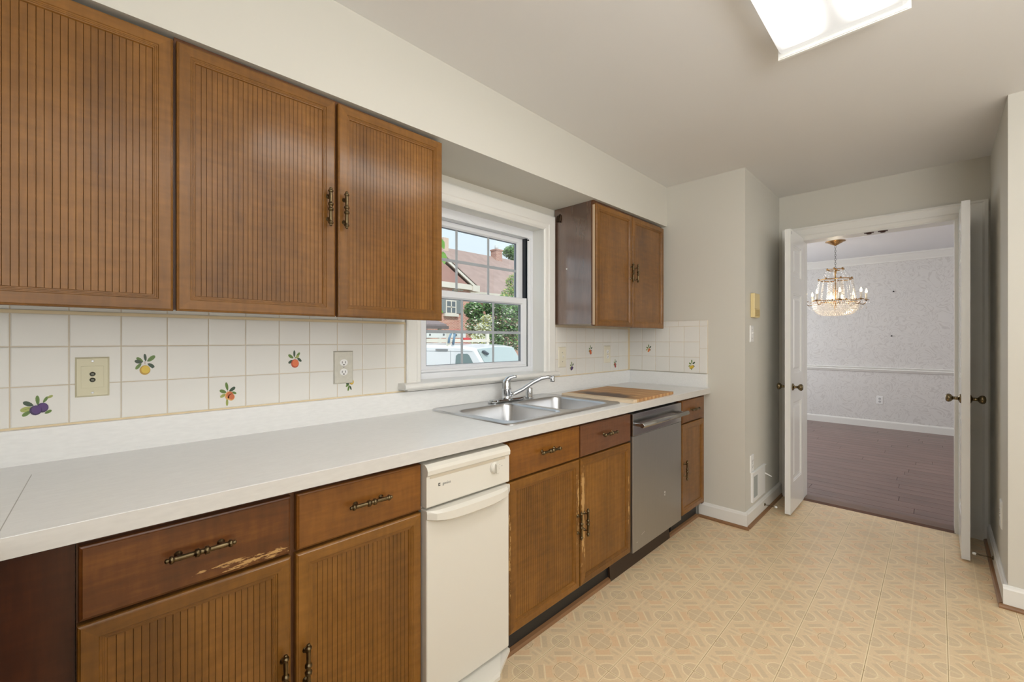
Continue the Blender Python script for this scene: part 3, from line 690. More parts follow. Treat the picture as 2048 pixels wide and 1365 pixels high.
# --- sink
sk = thing('sink', (1.6, 1.45, .92), 'double-bowl stainless steel sink set in the counter under the window', 'sink')
def rrect(x0, x1, y0, y1, r, z, n=5):
    p = []
    for (cx_, cy_, a0) in ((x1-r, y1-r, 0), (x0+r, y1-r, 90), (x0+r, y0+r, 180), (x1-r, y0+r, 270)):
        for k in range(n+1): a = math.radians(a0+90*k/n); p.append((cx_+r*math.cos(a), cy_+r*math.sin(a), z))
    return p
sx0, sx1, sy0, sy1 = 1.178, 2.022, 1.182, 1.722
BL = (1.228, 1.588, 1.222, 1.60); BR = (1.622, 1.982, 1.222, 1.60)
m = MB()
# deck with two holes: rim ring and filled deck by triangulation
bmd = m.b
def loop(pts):
    vs = [bmd.verts.new(p) for p in pts]; es = [bmd.edges.new((vs[i], vs[(i+1) % len(vs)])) for i in range(len(vs))]; return vs, es
Zd = .9185
o1 = rrect(sx0, sx1, sy0, sy1, .03, .9145); o2 = rrect(sx0+.004, sx1-.004, sy0+.004, sy1-.004, .028, .921); o3 = rrect(sx0+.014, sx1-.014, sy0+.014, sy1-.014, .022, Zd)
v1, _ = loop(o1); v2, _ = loop(o2); v3, e3 = loop(o3)
for A, B in ((v1, v2), (v2, v3)):
    for i in range(len(A)): f = bmd.faces.new((A[i], A[(i+1) % len(A)], B[(i+1) % len(B)], B[i])); f.smooth = True
allE = list(e3)
for (a, b_, c, d) in (BL, BR):
    top = rrect(a, b_, c, d, .06, Zd); vt, et = loop(top); allE += et; prev = vt
    for (ins, z, r) in ((.004, .915, .057), (.007, .905, .055), (.012, .80, .05), (.022, .765, .05), (.045, .752, .045), (.12, .749, .03)):
        cur, _ = loop(rrect(a+ins, b_-ins, c+ins, d-ins, r, z))
        for i in range(len(prev)): f = bmd.faces.new((prev[i], prev[(i+1) % len(prev)], cur[(i+1) % len(cur)], cur[i])); f.smooth = True
        prev = cur
    bmd.faces.new(prev)
bmesh.ops.triangle_fill(bmd, edges=allE, use_beauty=True, use_dissolve=False)
m.build('basin', SINKS, sk)
for (a, b_, c, d) in (BL, BR):
    MB().lathe(((a+b_)/2, (c+d)/2+.03, .7495), (0, 0, 1), [(0, .055), (.003, .055), (.004, .045), (.001, .04), (.001, 0)], 20).build('drain', CHROME, sk)
fc = thing('faucet', (1.635, 1.655, .92), 'chrome single-lever faucet behind the sink bowls', 'faucet')
fx, fy = 1.628, 1.655
m = MB(); top = rrect(fx-.125, fx+.125, fy-.03, fy+.03, .029, .921); t2 = rrect(fx-.125, fx+.125, fy-.03, fy+.03, .029, .926); t3 = rrect(fx-.115, fx+.115, fy-.022, fy+.022, .021, .933)
m.rings([top, t2, t3], smooth=False); m.build('base_plate', CHROME, fc)
MB().lathe((fx, fy, .93), (0, 0, 1), [(0, .027), (.01, .025), (.05, .0245), (.052, .026), (.058, .026), (.06, .0245), (.085, .023), (.098, .020), (.106, .012), (.108, 0)], 20).build('body', CHROME, fc)
lv = [(fx, fy, 1.02), (fx+.004, fy-.006, 1.036), (fx+.012, fy-.016, 1.045), (fx+.026, fy-.032, 1.051), (fx+.036, fy-.044, 1.051)]
MB().tube(lv, .01, 10, rs=[.017, .016, .011, .008, .006]).build('lever', CHROME, fc)
tip = Vector((1.838, 1.513, 1.03)); s0 = Vector((fx+.015, fy-.012, .953)); dd = (Vector((tip.x, tip.y, 0))-Vector((s0.x, s0.y, 0)))
sp_ = [s0+dd*u+Vector((0, 0, h)) for u, h in ((0, 0), (.12, .006), (.3, .026), (.55, .064), (.75, .085), (.9, .091), (1.0, .089))]
MB().tube(sp_, .01, 12, rs=[.012, .011, .0105, .0105, .0105, .010, .010]).build('spout', CHROME, fc)
MB().lathe(tip+Vector((.004, -.003, .022)), (.0, 0, -1), [(0, .008), (.002, .012), (.02, .012), (.022, .0135), (.032, .0135), (.034, .01)], 16).build('aerator', CHROME, fc)
ag = MB().lathe((1.815, 1.66, .9195), (0, 0, 1), [(0, .024), (.003, .024), (.004, .020), (.05, .020), (.056, .0185), (.058, .0)], 20).build('air_gap', CHROME)
ag['label'] = 'short chrome air gap cap standing right of the faucet'; ag['category'] = 'sink fitting'

# --- cutting board of joined strips
BX0, BX1, BY0, BY1, BZ = 2.035, 2.565, 1.142, 1.60, .9145
def board_mat(name, c, stain=True):
    m = mat(name, c, .5, noise=(30, .14, (1, .1, 1))); t = m.node_tree; b = t.nodes['Principled BSDF']
    g = t.nodes.new('ShaderNodeNewGeometry'); sp = t.nodes.new('ShaderNodeSeparateXYZ'); t.links.new(g.outputs['Position'], sp.inputs[0])
    dx = M_(t, 'DIVIDE', M_(t, 'SUBTRACT', sp.outputs[0], 2.15), .10); dy = M_(t, 'DIVIDE', M_(t, 'SUBTRACT', sp.outputs[1], 1.375), .20)
    n = t.nodes.new('ShaderNodeTexNoise'); n.inputs['Scale'].default_value = 14; n.inputs['Detail'].default_value = 5; t.links.new(g.outputs['Position'], n.inputs['Vector'])
    r = M_(t, 'SQRT', M_(t, 'ADD', M_(t, 'MULTIPLY', dx, dx), M_(t, 'MULTIPLY', dy, dy)))
    f = M_(t, 'MULTIPLY', M_(t, 'SUBTRACT', M_(t, 'ADD', 1.25, M_(t, 'MULTIPLY', M_(t, 'SUBTRACT', n.outputs[0], .5), 1.6)), r), 1.5, clamp=True)
    gate = M_(t, 'MULTIPLY', M_(t, 'SUBTRACT', sp.outputs[0], 2.085), 60, clamp=True)
    src = b.inputs['Base Color'].links[0].from_socket
    c2 = mixc(t, M_(t, 'MULTIPLY', M_(t, 'MULTIPLY', f, gate), .85), src, lin((62, 54, 56))+(1,)); t.links.new(c2, b.inputs['Base Color']); return m
BM = [board_mat('maple_strip', (200, 162, 112)), board_mat('walnut_strip', (176, 126, 78)), board_mat('cherry_strip', (188, 146, 96))]
BE = board_mat('pale_strip', (216, 196, 168))
bd = thing('cutting_board', ((BX0+BX1)/2, (BY0+BY1)/2, BZ), 'striped wooden cutting board with a black stain lying right of the sink', 'cutting board')
ns = 22; sw = (BX1-BX0)/ns
x = BX0
for i in range(ns):
    mm = BE if i < 2 else BM[1] if i % 2 else (BM[0] if i % 4 else BM[2])
    MB().box(BX0+i*sw, BX0+(i+1)*sw-.0003, BY0, BY1, BZ, BZ+.017, .0006).build('strip', mm, bd)
bd.rotation_euler[2] = math.radians(2.0)

# --- trash compactor
tcx0, tcx1, tcy = .757, 1.117, 1.122
tcn = thing('trash_compactor', (.937, 1.4, 0), 'cream trash compactor with a knob and foot pedal between the base cabinets', 'appliance')
MB().box(tcx0+.004, tcx1-.004, 1.16, 1.70, .03, .862).build('body', BISQ, tcn)
m = MB(); zc0, zc1 = .726, .862
m.prism([(tcx0, tcy+.04, zc0), (tcx0, tcy+.003, zc0), (tcx0, tcy, zc0+.004), (tcx0, tcy, .823), (tcx0, tcy-.006, .829), (tcx0, tcy-.007, .842), (tcx0, tcy-.002, .852), (tcx0, tcy+.010, .860), (tcx0, tcy+.04, zc1)], (tcx1-tcx0, 0, 0))
m.build('control_panel', BISQ, tcn)
MB().box(tcx0+.012, tcx1-.02, tcy-.0014, tcy, .8155, .8265, .0006).build('panel_groove', mat('bisque_shadow_line', (196, 186, 166), .5), tcn)
kn = MB().lathe((1.043, tcy, .793), (0, -1, 0), [(0, .021), (.002, .021), (.003, .019), (.005, .0185), (.008, .017), (.009, 0)], 24).box(1.0385, 1.0475, tcy-.021, tcy-.007, .776, .810, .002).build('knob', BISQ, tcn)
def text(name, s, size, loc, par, m, rz=0, ext=.0002):
    c = bpy.data.curves.new(name, 'FONT'); c.body = s; c.size = size; c.extrude = ext; c.align_x = 'CENTER'; c.align_y = 'CENTER'
    o = bpy.data.objects.new('tmp', c); dg = bpy.context.evaluated_depsgraph_get()
    COL.objects.link(o); dg.update(); me = bpy.data.meshes.new_from_object(o.evaluated_get(bpy.context.evaluated_depsgraph_get())); COL.objects.unlink(o); bpy.data.objects.remove(o)
    me.name = name; me.transform(Matrix.Rotation(PI/2, 4, 'X')); me.transform(Matrix.Rotation(rz, 4, 'Z')); me.materials.clear(); me.materials.append(m)
    return link(name, me, loc, par)
text('lettering', 'genius', .013, (.834, tcy-.0004, .7905), tcn, GREYP)
MB().box(.8015, .8085, tcy-.0006, tcy, .7925, .7955).box(.8015, .8085, tcy-.0006, tcy, .786, .789).box(.8015, .8035, tcy-.0006, tcy, .786, .7955).build('emblem', mat('emblem_dark', (84, 86, 82), .5), tcn)
m = MB()
for k in range(5):
    a = math.radians(-20+k*35); m.box(1.043+.027*math.cos(a)-.0012, 1.043+.027*math.cos(a)+.0012, tcy-.0005, tcy, .793+.027*math.sin(a)-.0005, .793+.027*math.sin(a)+.0005)
m.box(1.077, 1.083, tcy-.0005, tcy, .7925, .7935).build('dial_marks', GREYP, tcn)
MB().box(tcx0, tcx1, tcy, tcy+.035, .118, .7185, .004, 2).build('drawer', BISQ, tcn)
# bowed pull across the top of the drawer
m = MB(); N = 14; rings = []
for k in range(N+1):
    u = k/N; x = tcx0-.001+(tcx1-tcx0+.002)*u; bow = .030*(1-(2*u-1)**4)**.7+.004; drop = .018*(1-abs(2*u-1)**3)
    rings.append([(x, tcy+.002, .7185), (x, tcy-bow*.6, .7175), (x, tcy-bow, .711-drop*.15), (x, tcy-bow, .694-drop*.7), (x, tcy-bow+.006, .690-drop*.8), (x, tcy+.002, .700-drop*.2)])
m.rings(rings); m.build('pull', BISQ, tcn)
MB().box(tcx0+.003, tcx1-.001, 1.168, 1.2, .0, .112).build('kick_plate', BISQ, tcn)
def ledge(pts): return MB().prism([(x, y, .112-.55*max(0, 1.118-y)-.012) for x, y in pts], (0, 0, .012))
ledge([(tcx0+.062, 1.165), (tcx1, 1.165), (tcx1, 1.118), (1.035, 1.083), (1.025, 1.072), (tcx0+.062, 1.072)]).build('foot_pedal', BISQ, tcn)
ledge([(tcx0, 1.165), (tcx0+.0605, 1.165), (tcx0+.0605, 1.075), (tcx0, 1.108)]).build('pedal_end', BISQ, tcn)

# --- dishwasher
dx0, dx1, dy = 2.046, 2.646, 1.134
dw = thing('dishwasher', (2.346, 1.4, 0), 'stainless steel dishwasher with a bar handle under the right end of the counter', 'appliance')
MB().box(dx0+.005, dx1-.005, 1.1695, 1.195, .11, .862).box(dx0+.005, dx1-.005, 1.195, 1.72, .088, .862).build('body', DARK, dw)
MB().box(dx0, dx1, dy, dy+.035, .125, .739, .003, 2).build('door', DWS, dw)
MB().box(dx0, dx1, dy-.0004, dy+.034, .7405, .858, .003, 2).build('control_panel', DWB, dw)
m = MB().lathe((dx0+.012, dy-.046, .802), (1, 0, 0), [(0, .0115), (.0015, .0135), (dx1-dx0-.028, .0135), (dx1-dx0-.0265, .0115)], 16)
for xx in (dx0+.022, dx1-.036): m.box(xx-.009, xx+.009, dy-.044, dy, .794, .811, .002)
m.build('handle', STEEL, dw)
MB().lathe((2.418, dy, .356), (0, -1, 0), [(0, .0065), (.0006, .0065), (.0007, .0035)], 18).box(2.410, 2.426, dy-.0006, dy, .343, .3445).box(2.413, 2.423, dy-.0006, dy, .337, .340).build('badge', mat('badge_pale', (226, 222, 216), .4), dw)
struct('trim_7', MB().prism([(1.93, 1.212, 0), (1.93, 1.196, 0), (1.93, 1.204, .085), (1.93, 1.212, .085)], (.69, 0, 0)), mat('dark_brown_kick', (52, 36, 25), .5))
MB().box(2.085, 2.10, dy-.0003, dy, .170, .1712).build('scratch', WPLAST, dw); MB().prism([(2.14, dy-.0003, .195), (2.175, dy-.0003, .204), (2.175, dy-.0003, .2052), (2.14, dy-.0003, .1962)], (0, .0003, 0)).build('scratch', WPLAST, dw)

# ================================================================== wall plates
def plate_y(name, x0, x1, z0, z1, ys, label, cat, m_, kind, face=-1, group=None):
    """cover plate on a wall facing -y (face -1) or +y"""
    t = thing(name, ((x0+x1)/2, ys, z0), label, cat, group); f = face; y = lambda d: ys+f*d
    r = lambda i, d: [(x0+i, y(d), z0+i), (x1-i, y(d), z0+i), (x1-i, y(d), z1-i), (x0+i, y(d), z1-i)]
    MB().rings([r(0, 0), r(0, .002), r(.004, .006)]).build('cover_plate', m_, t)
    cx_ = (x0+x1)/2; cz = (z0+z1)/2
    ya, yb = sorted((y(.0055), y(.0075)))
    if kind == 'outlet':
        for s_ in (-1, 1):
            c = cz+s_*.0195; rp = [(cx_+.0165*math.cos(a), y(.0055), c+.0145*math.sin(a)) for a in [k*PI/9 for k in range(18)]]
            o = MB().prism(rp, (0, f*.002, 0)).build('receptacle', WPLAST, t)
            yc, yd = sorted((y(.0076), y(.0079)))
            MB().box(cx_-.008, cx_-.0058, yc, yd, c-.003, c+.006).box(cx_+.0058, cx_+.008, yc, yd, c-.003, c+.006).cyl((cx_, y(.0075), c-.0085), (cx_, y(.0079), c-.0085), .0027, 10).build('slot', BLK, t)
        MB().lathe((cx_, y(.006), cz), (0, f, 0), [(0, .0028), (.0012, .0024)], 10).build('screw', STEEL, t)
    if kind == 'switch':
        MB().box(cx_-.006, cx_+.006, *sorted((y(.005), y(.0065))), cz-.013, cz+.013).build('switch_collar', m_, t)
        MB().prism([(cx_-.004, y(.005), cz-.004), (cx_-.004, y(.016), cz+.006), (cx_-.004, y(.015), cz+.011), (cx_-.004, y(.005), cz+.009)], (.008, 0, 0)).build('toggle', IVORY if m_ is IVORY else WPLAST, t)
        for s_ in (-1, 1): MB().lathe((cx_, y(.006), cz+s_*.03), (0, f, 0), [(0, .0028), (.0012, .0024)], 10).build('screw', STEEL, t)
    if kind == 'jack':
        MB().box(x0+.012, x1-.012, *sorted((y(.0055), y(.0072))), z0+.026, z1-.026, .0005).build('insert', m_, t)
        for s_ in (-1, 1):
            MB().lathe((cx_, y(.007), cz+s_*.0085), (0, f, 0), [(0, .0065), (.001, .0065), (.0012, .004), (.006, .004), (.006, .0015), (.002, .001)], 12).build('jack', mat('jack_metal', (120, 122, 112), .35, metal=1), t)
            MB().lathe((cx_, y(.006), cz+s_*.046), (0, f, 0), [(0, .0032), (.0012, .0028)], 10).build('screw', STEEL, t)
    return t
plate_y('wall_jack', -.008, .064, 1.084, 1.199, YT, 'ivory double jack plate on the tiles between plum and lemon prints', 'wall plate', IVORY, 'jack')
plate_y('wall_outlet', .733, .815, 1.068, 1.203, YT, 'grey outlet plate on the tiles just left of the window', 'outlet', PLATE, 'outlet')
plate_y('light_switch', 2.200, 2.278, 1.068, 1.203, YT, 'cream switch plate on the tiles just right of the window frame', 'switch', CREAMP, 'switch')
plate_y('wall_outlet', 2.742, 2.824, 1.078, 1.206, YT, 'cream outlet plate on the tiles below the small wall cabinet', 'outlet', CREAMP, 'outlet')
plate_y('light_switch', 3.205, 3.277, 1.233, 1.348, YP, 'white light switch on the side wall left of the doorway', 'switch', WPLAST, 'switch')
plate_y('wall_outlet', 3.212, 3.284, .343, .460, YP, 'white outlet low on the side wall above the vent', 'outlet', WPLAST, 'outlet')
plate_y('wall_outlet', 3.28, 3.352, .29, .43, YR, 'white outlet low on the narrow wall right of the doorway', 'outlet', WPLAST, 'outlet', face=1)
# intercom
t = thing('intercom', (3.28, YP, 1.40), 'yellowed plastic intercom box mounted above the light switch', 'intercom')
MB().box(3.222, 3.345, YP-.026, YP, 1.403, 1.568, .004, 2).build('housing', YEL, t)
MB().box(3.228, 3.339, YP-.0275, YP-.0255, 1.41, 1.458).build('speaker_panel', mat('intercom_panel', (210, 186, 126), .5), t)
m = MB()
for k in range(7): m.box(3.24, 3.328, YP-.0282, YP-.0272, 1.415+k*.006, 1.4175+k*.006)
m.build('grille', mat('intercom_grille', (176, 150, 98), .6), t)
MB().box(3.224, 3.343, YP-.0265, YP-.0255, 1.462, 1.4635).build('groove', mat('intercom_line', (150, 124, 80), .6), t)
# vent register
t = thing('air_vent', (3.38, YP, .14), 'white air register with a dark grille above the baseboard', 'vent')
m = MB(); y1_, y0_ = YP, YP-.012; m.grid([3.232, 3.258, 3.352, 3.50, 3.53], [.135, .160, .308, .335], YP-.012, YP, {(1, 1)}, 'y'); m.build('frame', WPLAST, t)
MB().box(3.255, 3.355, YP-.004, YP-.001, .158, .310).build('grille_back', mat('vent_dark', (110, 114, 112), .6), t)
for k in range(8): MB().prism([(3.258+k*.012, YP-.003, .16), (3.262+k*.012, YP-.011, .16), (3.2635+k*.012, YP-.011, .16), (3.2595+k*.012, YP-.003, .16)], (0, 0, .148)).build('louver', mat('vent_grey', (160, 164, 160), .5) if k == 0 else bpy.data.materials['vent_grey'], t)
MB().prism([(3.53, YP-.012, .27), (3.57, YP-.045, .245), (3.57, YP-.045, .25), (3.53, YP-.012, .28)], (.003, 0, 0)).build('lever', WPLAST, t)
MB().box(3.226, 3.54, YP-.018, YP, .335, .342, .001).build('top_lip', WPLAST, t)
# door stops
def doorstop(p, d, label):
    t = thing('door_stop', p, label, 'door stop'); d = Vector(d); p = Vector(p)
    MB().lathe(p, d, [(0, .011), (.003, .011), (.005, .006), (.006, 0)], 12).build('base', BRASS, t)
    pts = []; o, a, u, v = MB().frame(p, d)
    for k in range(97):
        s_ = k/96; pts.append(o+a*(.005+.06*s_)+(u*math.cos(s_*2*PI*12)+v*math.sin(s_*2*PI*12))*.0042)
    MB().tube(pts, .0009, 4).build('spring', BRASS, t)
    MB().lathe(p+d*.064, d, [(0, .006), (.001, .0075), (.012, .0075), (.015, .005), (.016, 0)], 12).build('tip', WPLAST, t)
doorstop((3.50, YP-.016, .055), (0, -1, 0), 'spring door stop on the baseboard behind the left door')
doorstop((3.52, YR+.016, .055), (0, 1, 0), 'spring door stop on the baseboard behind the right door')

# ================================================================== doorway casing and the two doors
dc = link('trim_6', None, (XF, .33, 0), kind='structure')
CW = .088; KX = XF-.018
def cas(path_out, path_in, nm):
    pf = [(0, XF), (0, XF-.021), (.010, XF-.021), (.016, XF-.016), (.055, XF-.013), (.062, XF-.015), (.074, XF-.013), (.082, XF-.009), (.088, XF-.008), (.088, XF)]
    m = MB(); rg = []
    for po, pi in zip(path_out, path_in): rg.append([m.b.verts.new((x, po[0]+(pi[0]-po[0])*a/CW, po[1]+(pi[1]-po[1])*a/CW)) for a, x in pf])
    for A, B in zip(rg, rg[1:]):
        for i in range(len(A)): m.b.faces.new((A[i], A[(i+1) % len(A)], B[(i+1) % len(B)], B[i]))
    m.b.faces.new(rg[0][::-1]); m.b.faces.new(rg[-1]); m.build(nm, WHITE, dc)
jy0, jy1, jz = DY0+.008, DY1-.008, DZ-.008
oy0, oy1, oz = -.226, .878, 2.122
cas([(oy1, 0), (oy1, oz)], [(jy1+.006, 0), (jy1+.006, jz+.006)], 'casing')
cas([(oy0, .0), (oy0, oz)], [(jy0-.006, 0), (jy0-.006, jz+.006)], 'casing')
cas([(oy1, oz), (oy0, oz)], [(jy1+.006, jz+.006), (jy0-.006, jz+.006)], 'head_casing')
MB().box(XF-.001, XD+.02, jy1, DY1, 0, jz).build('jamb', WHITE, dc)
MB().box(XF-.001, XD+.02, DY0, jy0, 0, jz).build('jamb', WHITE, dc)
MB().box(XF-.001, XD+.02, DY0, DY1, jz, DZ).build('head_jamb', WHITE, dc)
for y in (.348, .272):
    MB().box(XF+.02, XF+.045, y-.026, y+.026, jz-.004, jz).cyl((XF+.032, y, jz-.004), (XF+.032, y, jz-.012), .012, 12).box(XF+.022, XF+.043, y-.014, y+.014, jz-.010, jz-.003).build('ball_catch', mat('catch_bronze', (72, 50, 44), .4, metal=.6) if y > .3 else bpy.data.materials['catch_bronze'], dc)
def room_door(n, y0, x0, x1, out):
    """door leaf in the plane y = y0..y0+.035, from its free edge x0 to its hinge edge x1"""
    d = link('door_%d' % n, None, (x1, y0, 0), kind='structure')
    y1 = y0+.035; z0, z1 = .012, 2.035
    pan = [(.225, .80), (1.005, 1.585), (1.705, 1.935)]
    xa, xb = x0+.085, x1-.075
    m = MB(); sk_ = {(1, 1), (1, 3), (1, 5)}
    m.grid([x0, xa, xb, x1], [z0, pan[0][0], pan[0][1], pan[1][0], pan[1][1], pan[2][0], pan[2][1], z1], y0, y1, sk_, 'y')
    m.build('leaf', DOORW, d)
    for (za, zb) in pan:
        for (yf, s_) in ((y0, 1), (y1, -1)):
            q = MB(); r = lambda i, dd: [(xa+i, yf+s_*dd, za+i), (xb-i, yf+s_*dd, za+i), (xb-i, yf+s_*dd, zb-i), (xa+i, yf+s_*dd, zb-i)]
            q.rings([r(0, 0), r(.003, .003), r(.008, .004), r(.012, .009), r(.03, .009), r(.045, .004), r(.05, .0035)], cap=False)
            vs = [q.b.verts.new(p) for p in r(.05, .0035)]; q.b.faces.new(vs); q.build('panel', DOORW, d)
    zk = .912; xk = x0+.062
    for (yf, s_) in ((y0, -1), (y1, 1)):
        MB().lathe((xk, yf, zk), (0, s_, 0), [(0, .026), (.003, .026), (.006, .022), (.010, .013), (.013, .0095), (.030, .009), (.034, .014), (.040, .021), (.048, .0245), (.056, .023), (.062, .016), (.064, 0)], 24).build('knob', KNOBM, d)
    for zh in (.25, 1.05, 1.85):
        MB().cyl((x1+.004, y0 if out < 0 else y1, zh-.045), (x1+.004, y0 if out < 0 else y1, zh+.045), .0055, 10).build('hinge', BRASS, d)
    MB().box(x0+.03, x0+.04, y0+.012 if n == 1 else y0+.012, y0+.022, z1, z1+.006).build('catch_strike', BRASS, d)
    MB().box(x0+.028, x0+.035, y0-.0004, y0, 2.0, 2.022).box(x0+.028, x0+.035, y1, y1+.0004, 2.0, 2.022).build('bolt_mark', BLK, d)
    return d
room_door(1, .7345, 3.535, XF-.022, 1)
room_door(2, -.1325, 3.512, XF-.022, -1)

# ================================================================== ceiling light
fx0, fx1, fy0, fy1 = .64, 1.882, .062, .425
cl = thing('ceiling_light', ((fx0+fx1)/2, (fy0+fy1)/2, ZC), 'large rectangular fluorescent ceiling light with a wrapped diffuser', 'ceiling light')
def lens_mat():
    m = bpy.data.materials.new('lit_diffuser'); m.use_nodes = True; t = m.node_tree; b = t.nodes['Principled BSDF']
    b.inputs['Base Color'].default_value = (.25, .25, .24, 1); b.inputs['Roughness'].default_value = .4
    g = t.nodes.new('ShaderNodeNewGeometry'); sp = t.nodes.new('ShaderNodeSeparateXYZ'); t.links.new(g.outputs['Position'], sp.inputs[0])
    wv = lambda c, w_: M_(t, 'POWER', 2.718, M_(t, 'MULTIPLY', M_(t, 'POWER', M_(t, 'DIVIDE', M_(t, 'SUBTRACT', sp.outputs[1], c), w_), 2), -1))
    f = M_(t, 'ADD', wv(.345, .042), wv(.15, .042))
    en = M_(t, 'DIVIDE', M_(t, 'SUBTRACT', fx1-.035, sp.outputs[0]), .14, clamp=True)
    s = M_(t, 'ADD', .60, M_(t, 'MULTIPLY', M_(t, 'MULTIPLY', f, en), LENS_STR))
    b.inputs['Emission Color'].default_value = lin((255, 252, 246))+(1,); t.links.new(s, b.inputs['Emission Strength']); return m
LENS_STR = 19.0
LENS = lens_mat()
pr = [(fy0, ZC-.012), (fy0, ZC-.052), (fy0+.006, ZC-.060), (fy0+.016, ZC-.064), (fy1-.016, ZC-.064), (fy1-.006, ZC-.060), (fy1, ZC-.052), (fy1, ZC-.012)]
MB().prism([(fx0+.012, y, z) for y, z in pr], (fx1-fx0-.024, 0, 0)).build('diffuser', LENS, cl)
for xx in (fx0, fx1-.011):
    MB().prism([(xx, fy0-.004, ZC), (xx, fy0-.004, ZC-.082), (xx, fy1+.004, ZC-.082), (xx, fy1+.004, ZC)], (.011, 0, 0)).box(xx-.004 if xx > 1 else xx+.011, xx if xx > 1 else xx+.015, fy0+.004, fy1-.004, ZC-.079, ZC-.075).build('end_cap', WHITE, cl)
MB().box(fx0+.01, fx1-.01, fy0+.002, fy1-.002, ZC-.012, ZC-.0005).build('pan', WHITE, cl)

# ================================================================== chandelier
CX, CYc, CZ = 6.43, .872, 2.44
ch = thing('chandelier', (CX, CYc, CZ), 'lit brass and crystal chandelier hanging in the dining room', 'chandelier')
MB().lathe((CX, CYc, CZ), (0, 0, -1), [(0, .10), (.006, .10), (.010, .085), (.02, .07), (.03, .05), (.042, .03), (.05, .012), (.055, .008)], 24).build('canopy', GOLD, ch)
m = MB(); z = CZ-.055; k = 0
while z > 2.10:
    pts = [(CX+(.008*math.cos(a) if k % 2 else 0), CYc+(0 if k % 2 else .008*math.cos(a)), z-.014+.016*math.sin(a)) for a in [2*PI*i/8 for i in range(9)]]
    m.tube(pts, .0022, 5); z -= .025; k += 1
m.build('chain', mat('chain_grey', (128, 128, 122), .35, metal=.8), ch)
MB().lathe((CX, CYc, 2.115), (0, 0, -1), [(0, .006), (.02, .010), (.05, .012), (.08, .007), (.15, .009), (.2, .018), (.28, .024), (.34, .014), (.42, .02), (.5, .008), (.54, 0)], 14).build('stem', GOLD, ch)
def ringm(r, z, th, nm='tier_ring'):
    pts = [(CX+r*math.cos(a), CYc+r*math.sin(a), z) for a in [2*PI*i/28 for i in range(29)]]
    m = MB().tube(pts, th, 6)
    n_ = max(6, int(r*48))
    for i in range(n_):
        a = 2*PI*i/n_; m.ball((CX+r*math.cos(a), CYc+r*math.sin(a), z+.008), .011, 1.2, 6, ring=4)
        m.cyl((CX, CYc, z-.004), (CX+r*math.cos(a), CYc+r*math.sin(a), z), .0022, 4) if i % 3 == 0 else 0
    m.build(nm, GOLD, ch)
ringm(.085, 2.095, .005); ringm(.165, 1.975, .006); ringm(.215, 1.712, .009)
def strand(p, q, sag=0, n=14, r=.0062):
    m = MB(); p, q = Vector(p), Vector(q)
    for i in range(n):
        u = (i+.5)/n; c = p.lerp(q, u)-Vector((0, 0, sag*4*u*(1-u))); m.octa(c, r)
    return m
for i in range(8):
    a = 2*PI*i/8; strand((CX+.085*math.cos(a), CYc+.085*math.sin(a), 2.09), (CX+.15*math.cos(a), CYc+.15*math.sin(a), 1.98), .02, 6, .008).build('crystal_strand', CRYS, ch)
for i in range(16):
    a = 2*PI*(i+.5)/16; strand((CX+.165*math.cos(a), CYc+.165*math.sin(a), 1.965), (CX+.20*math.cos(a), CYc+.20*math.sin(a), 1.72), .0, 13, .0085).build('crystal_strand', CRYS, ch)
for i in range(10):
    a = 2*PI*i/10; strand((CX+.07*math.cos(a), CYc+.07*math.sin(a), 1.95), (CX+.075*math.cos(a), CYc+.075*math.sin(a), 1.72), -.0, 10, .011).build('crystal_strand', CRYS, ch)
m = MB()
for lv_ in range(11):
    u = lv_/10; rr_ = .215*math.cos(u*PI/2*.93)**.55+.012; zz = 1.705-.155*math.sin(u*PI/2)
    n_ = max(6, int(2*PI*rr_/.021))
    for i in range(n_):
        a = 2*PI*(i+.5*(lv_ % 2))/n_; m.octa((CX+rr_*math.cos(a), CYc+rr_*math.sin(a), zz), .0105, .012)
m.build('crystal_bowl', CRYS, ch, kind='stuff')
for i in range(8):
    a = 2*PI*(i+.35)/8; ca, sa = math.cos(a), math.sin(a); P_ = lambda r, z: (CX+r*ca, CYc+r*sa, z)
    arm = MB().tube([P_(.205, 1.705), P_(.235, 1.675), P_(.265, 1.668), P_(.288, 1.69), P_(.293, 1.715)], .005, 6).lathe(P_(.293, 1.712), (0, 0, 1), [(0, .006), (.004, .026), (.010, .030), (.011, .012)], 12).build('arm', GOLD, ch)
    MB().cyl(P_(.293, 1.722), P_(.293, 1.80), .0105, 10).build('candle', mat('candle_sleeve', (240, 232, 214), .4) if i == 0 else bpy.data.materials['candle_sleeve'], arm)
    MB().lathe(P_(.293, 1.80), (0, 0, 1), [(0, .006), (.006, .010), (.018, .0125), (.035, .008), (.052, .002), (.055, 0)], 10).build('bulb', BULB, arm)
    dm_ = MB()
    for k in range(6):
        b_ = 2*PI*k/6; dm_.octa((CX+.293*ca+.028*math.cos(b_), CYc+.293*sa+.028*math.sin(b_), 1.695), .0055, .014)
    MB().octa(P_(.293, 1.63), .009, .022).build('pendant', CRYS, arm)
    for (x, y, z, r) in [(0, 0, 0, 0)]: pass
    dm_.build('drops', CRYS, arm, kind='stuff')
    strand(P_(.285, 1.69), P_(.20, 1.62), .04, 9).build('crystal_strand', CRYS, ch)
for i in range(3):
    a = 2*PI*i/3+.4; MB().ball((CX+.06*math.cos(a), CYc+.06*math.sin(a), 1.76), .018, 1.6, 10).build('bulb', BULB, ch)
pl = bpy.data.lights.new('chandelier_glow', 'POINT'); pl.energy = 8; pl.color = (1, .84, .62); pl.shadow_soft_size = .05
po = bpy.data.objects.new('chandelier_glow', pl); COL.objects.link(po); po.location = (CX, CYc, 1.68)
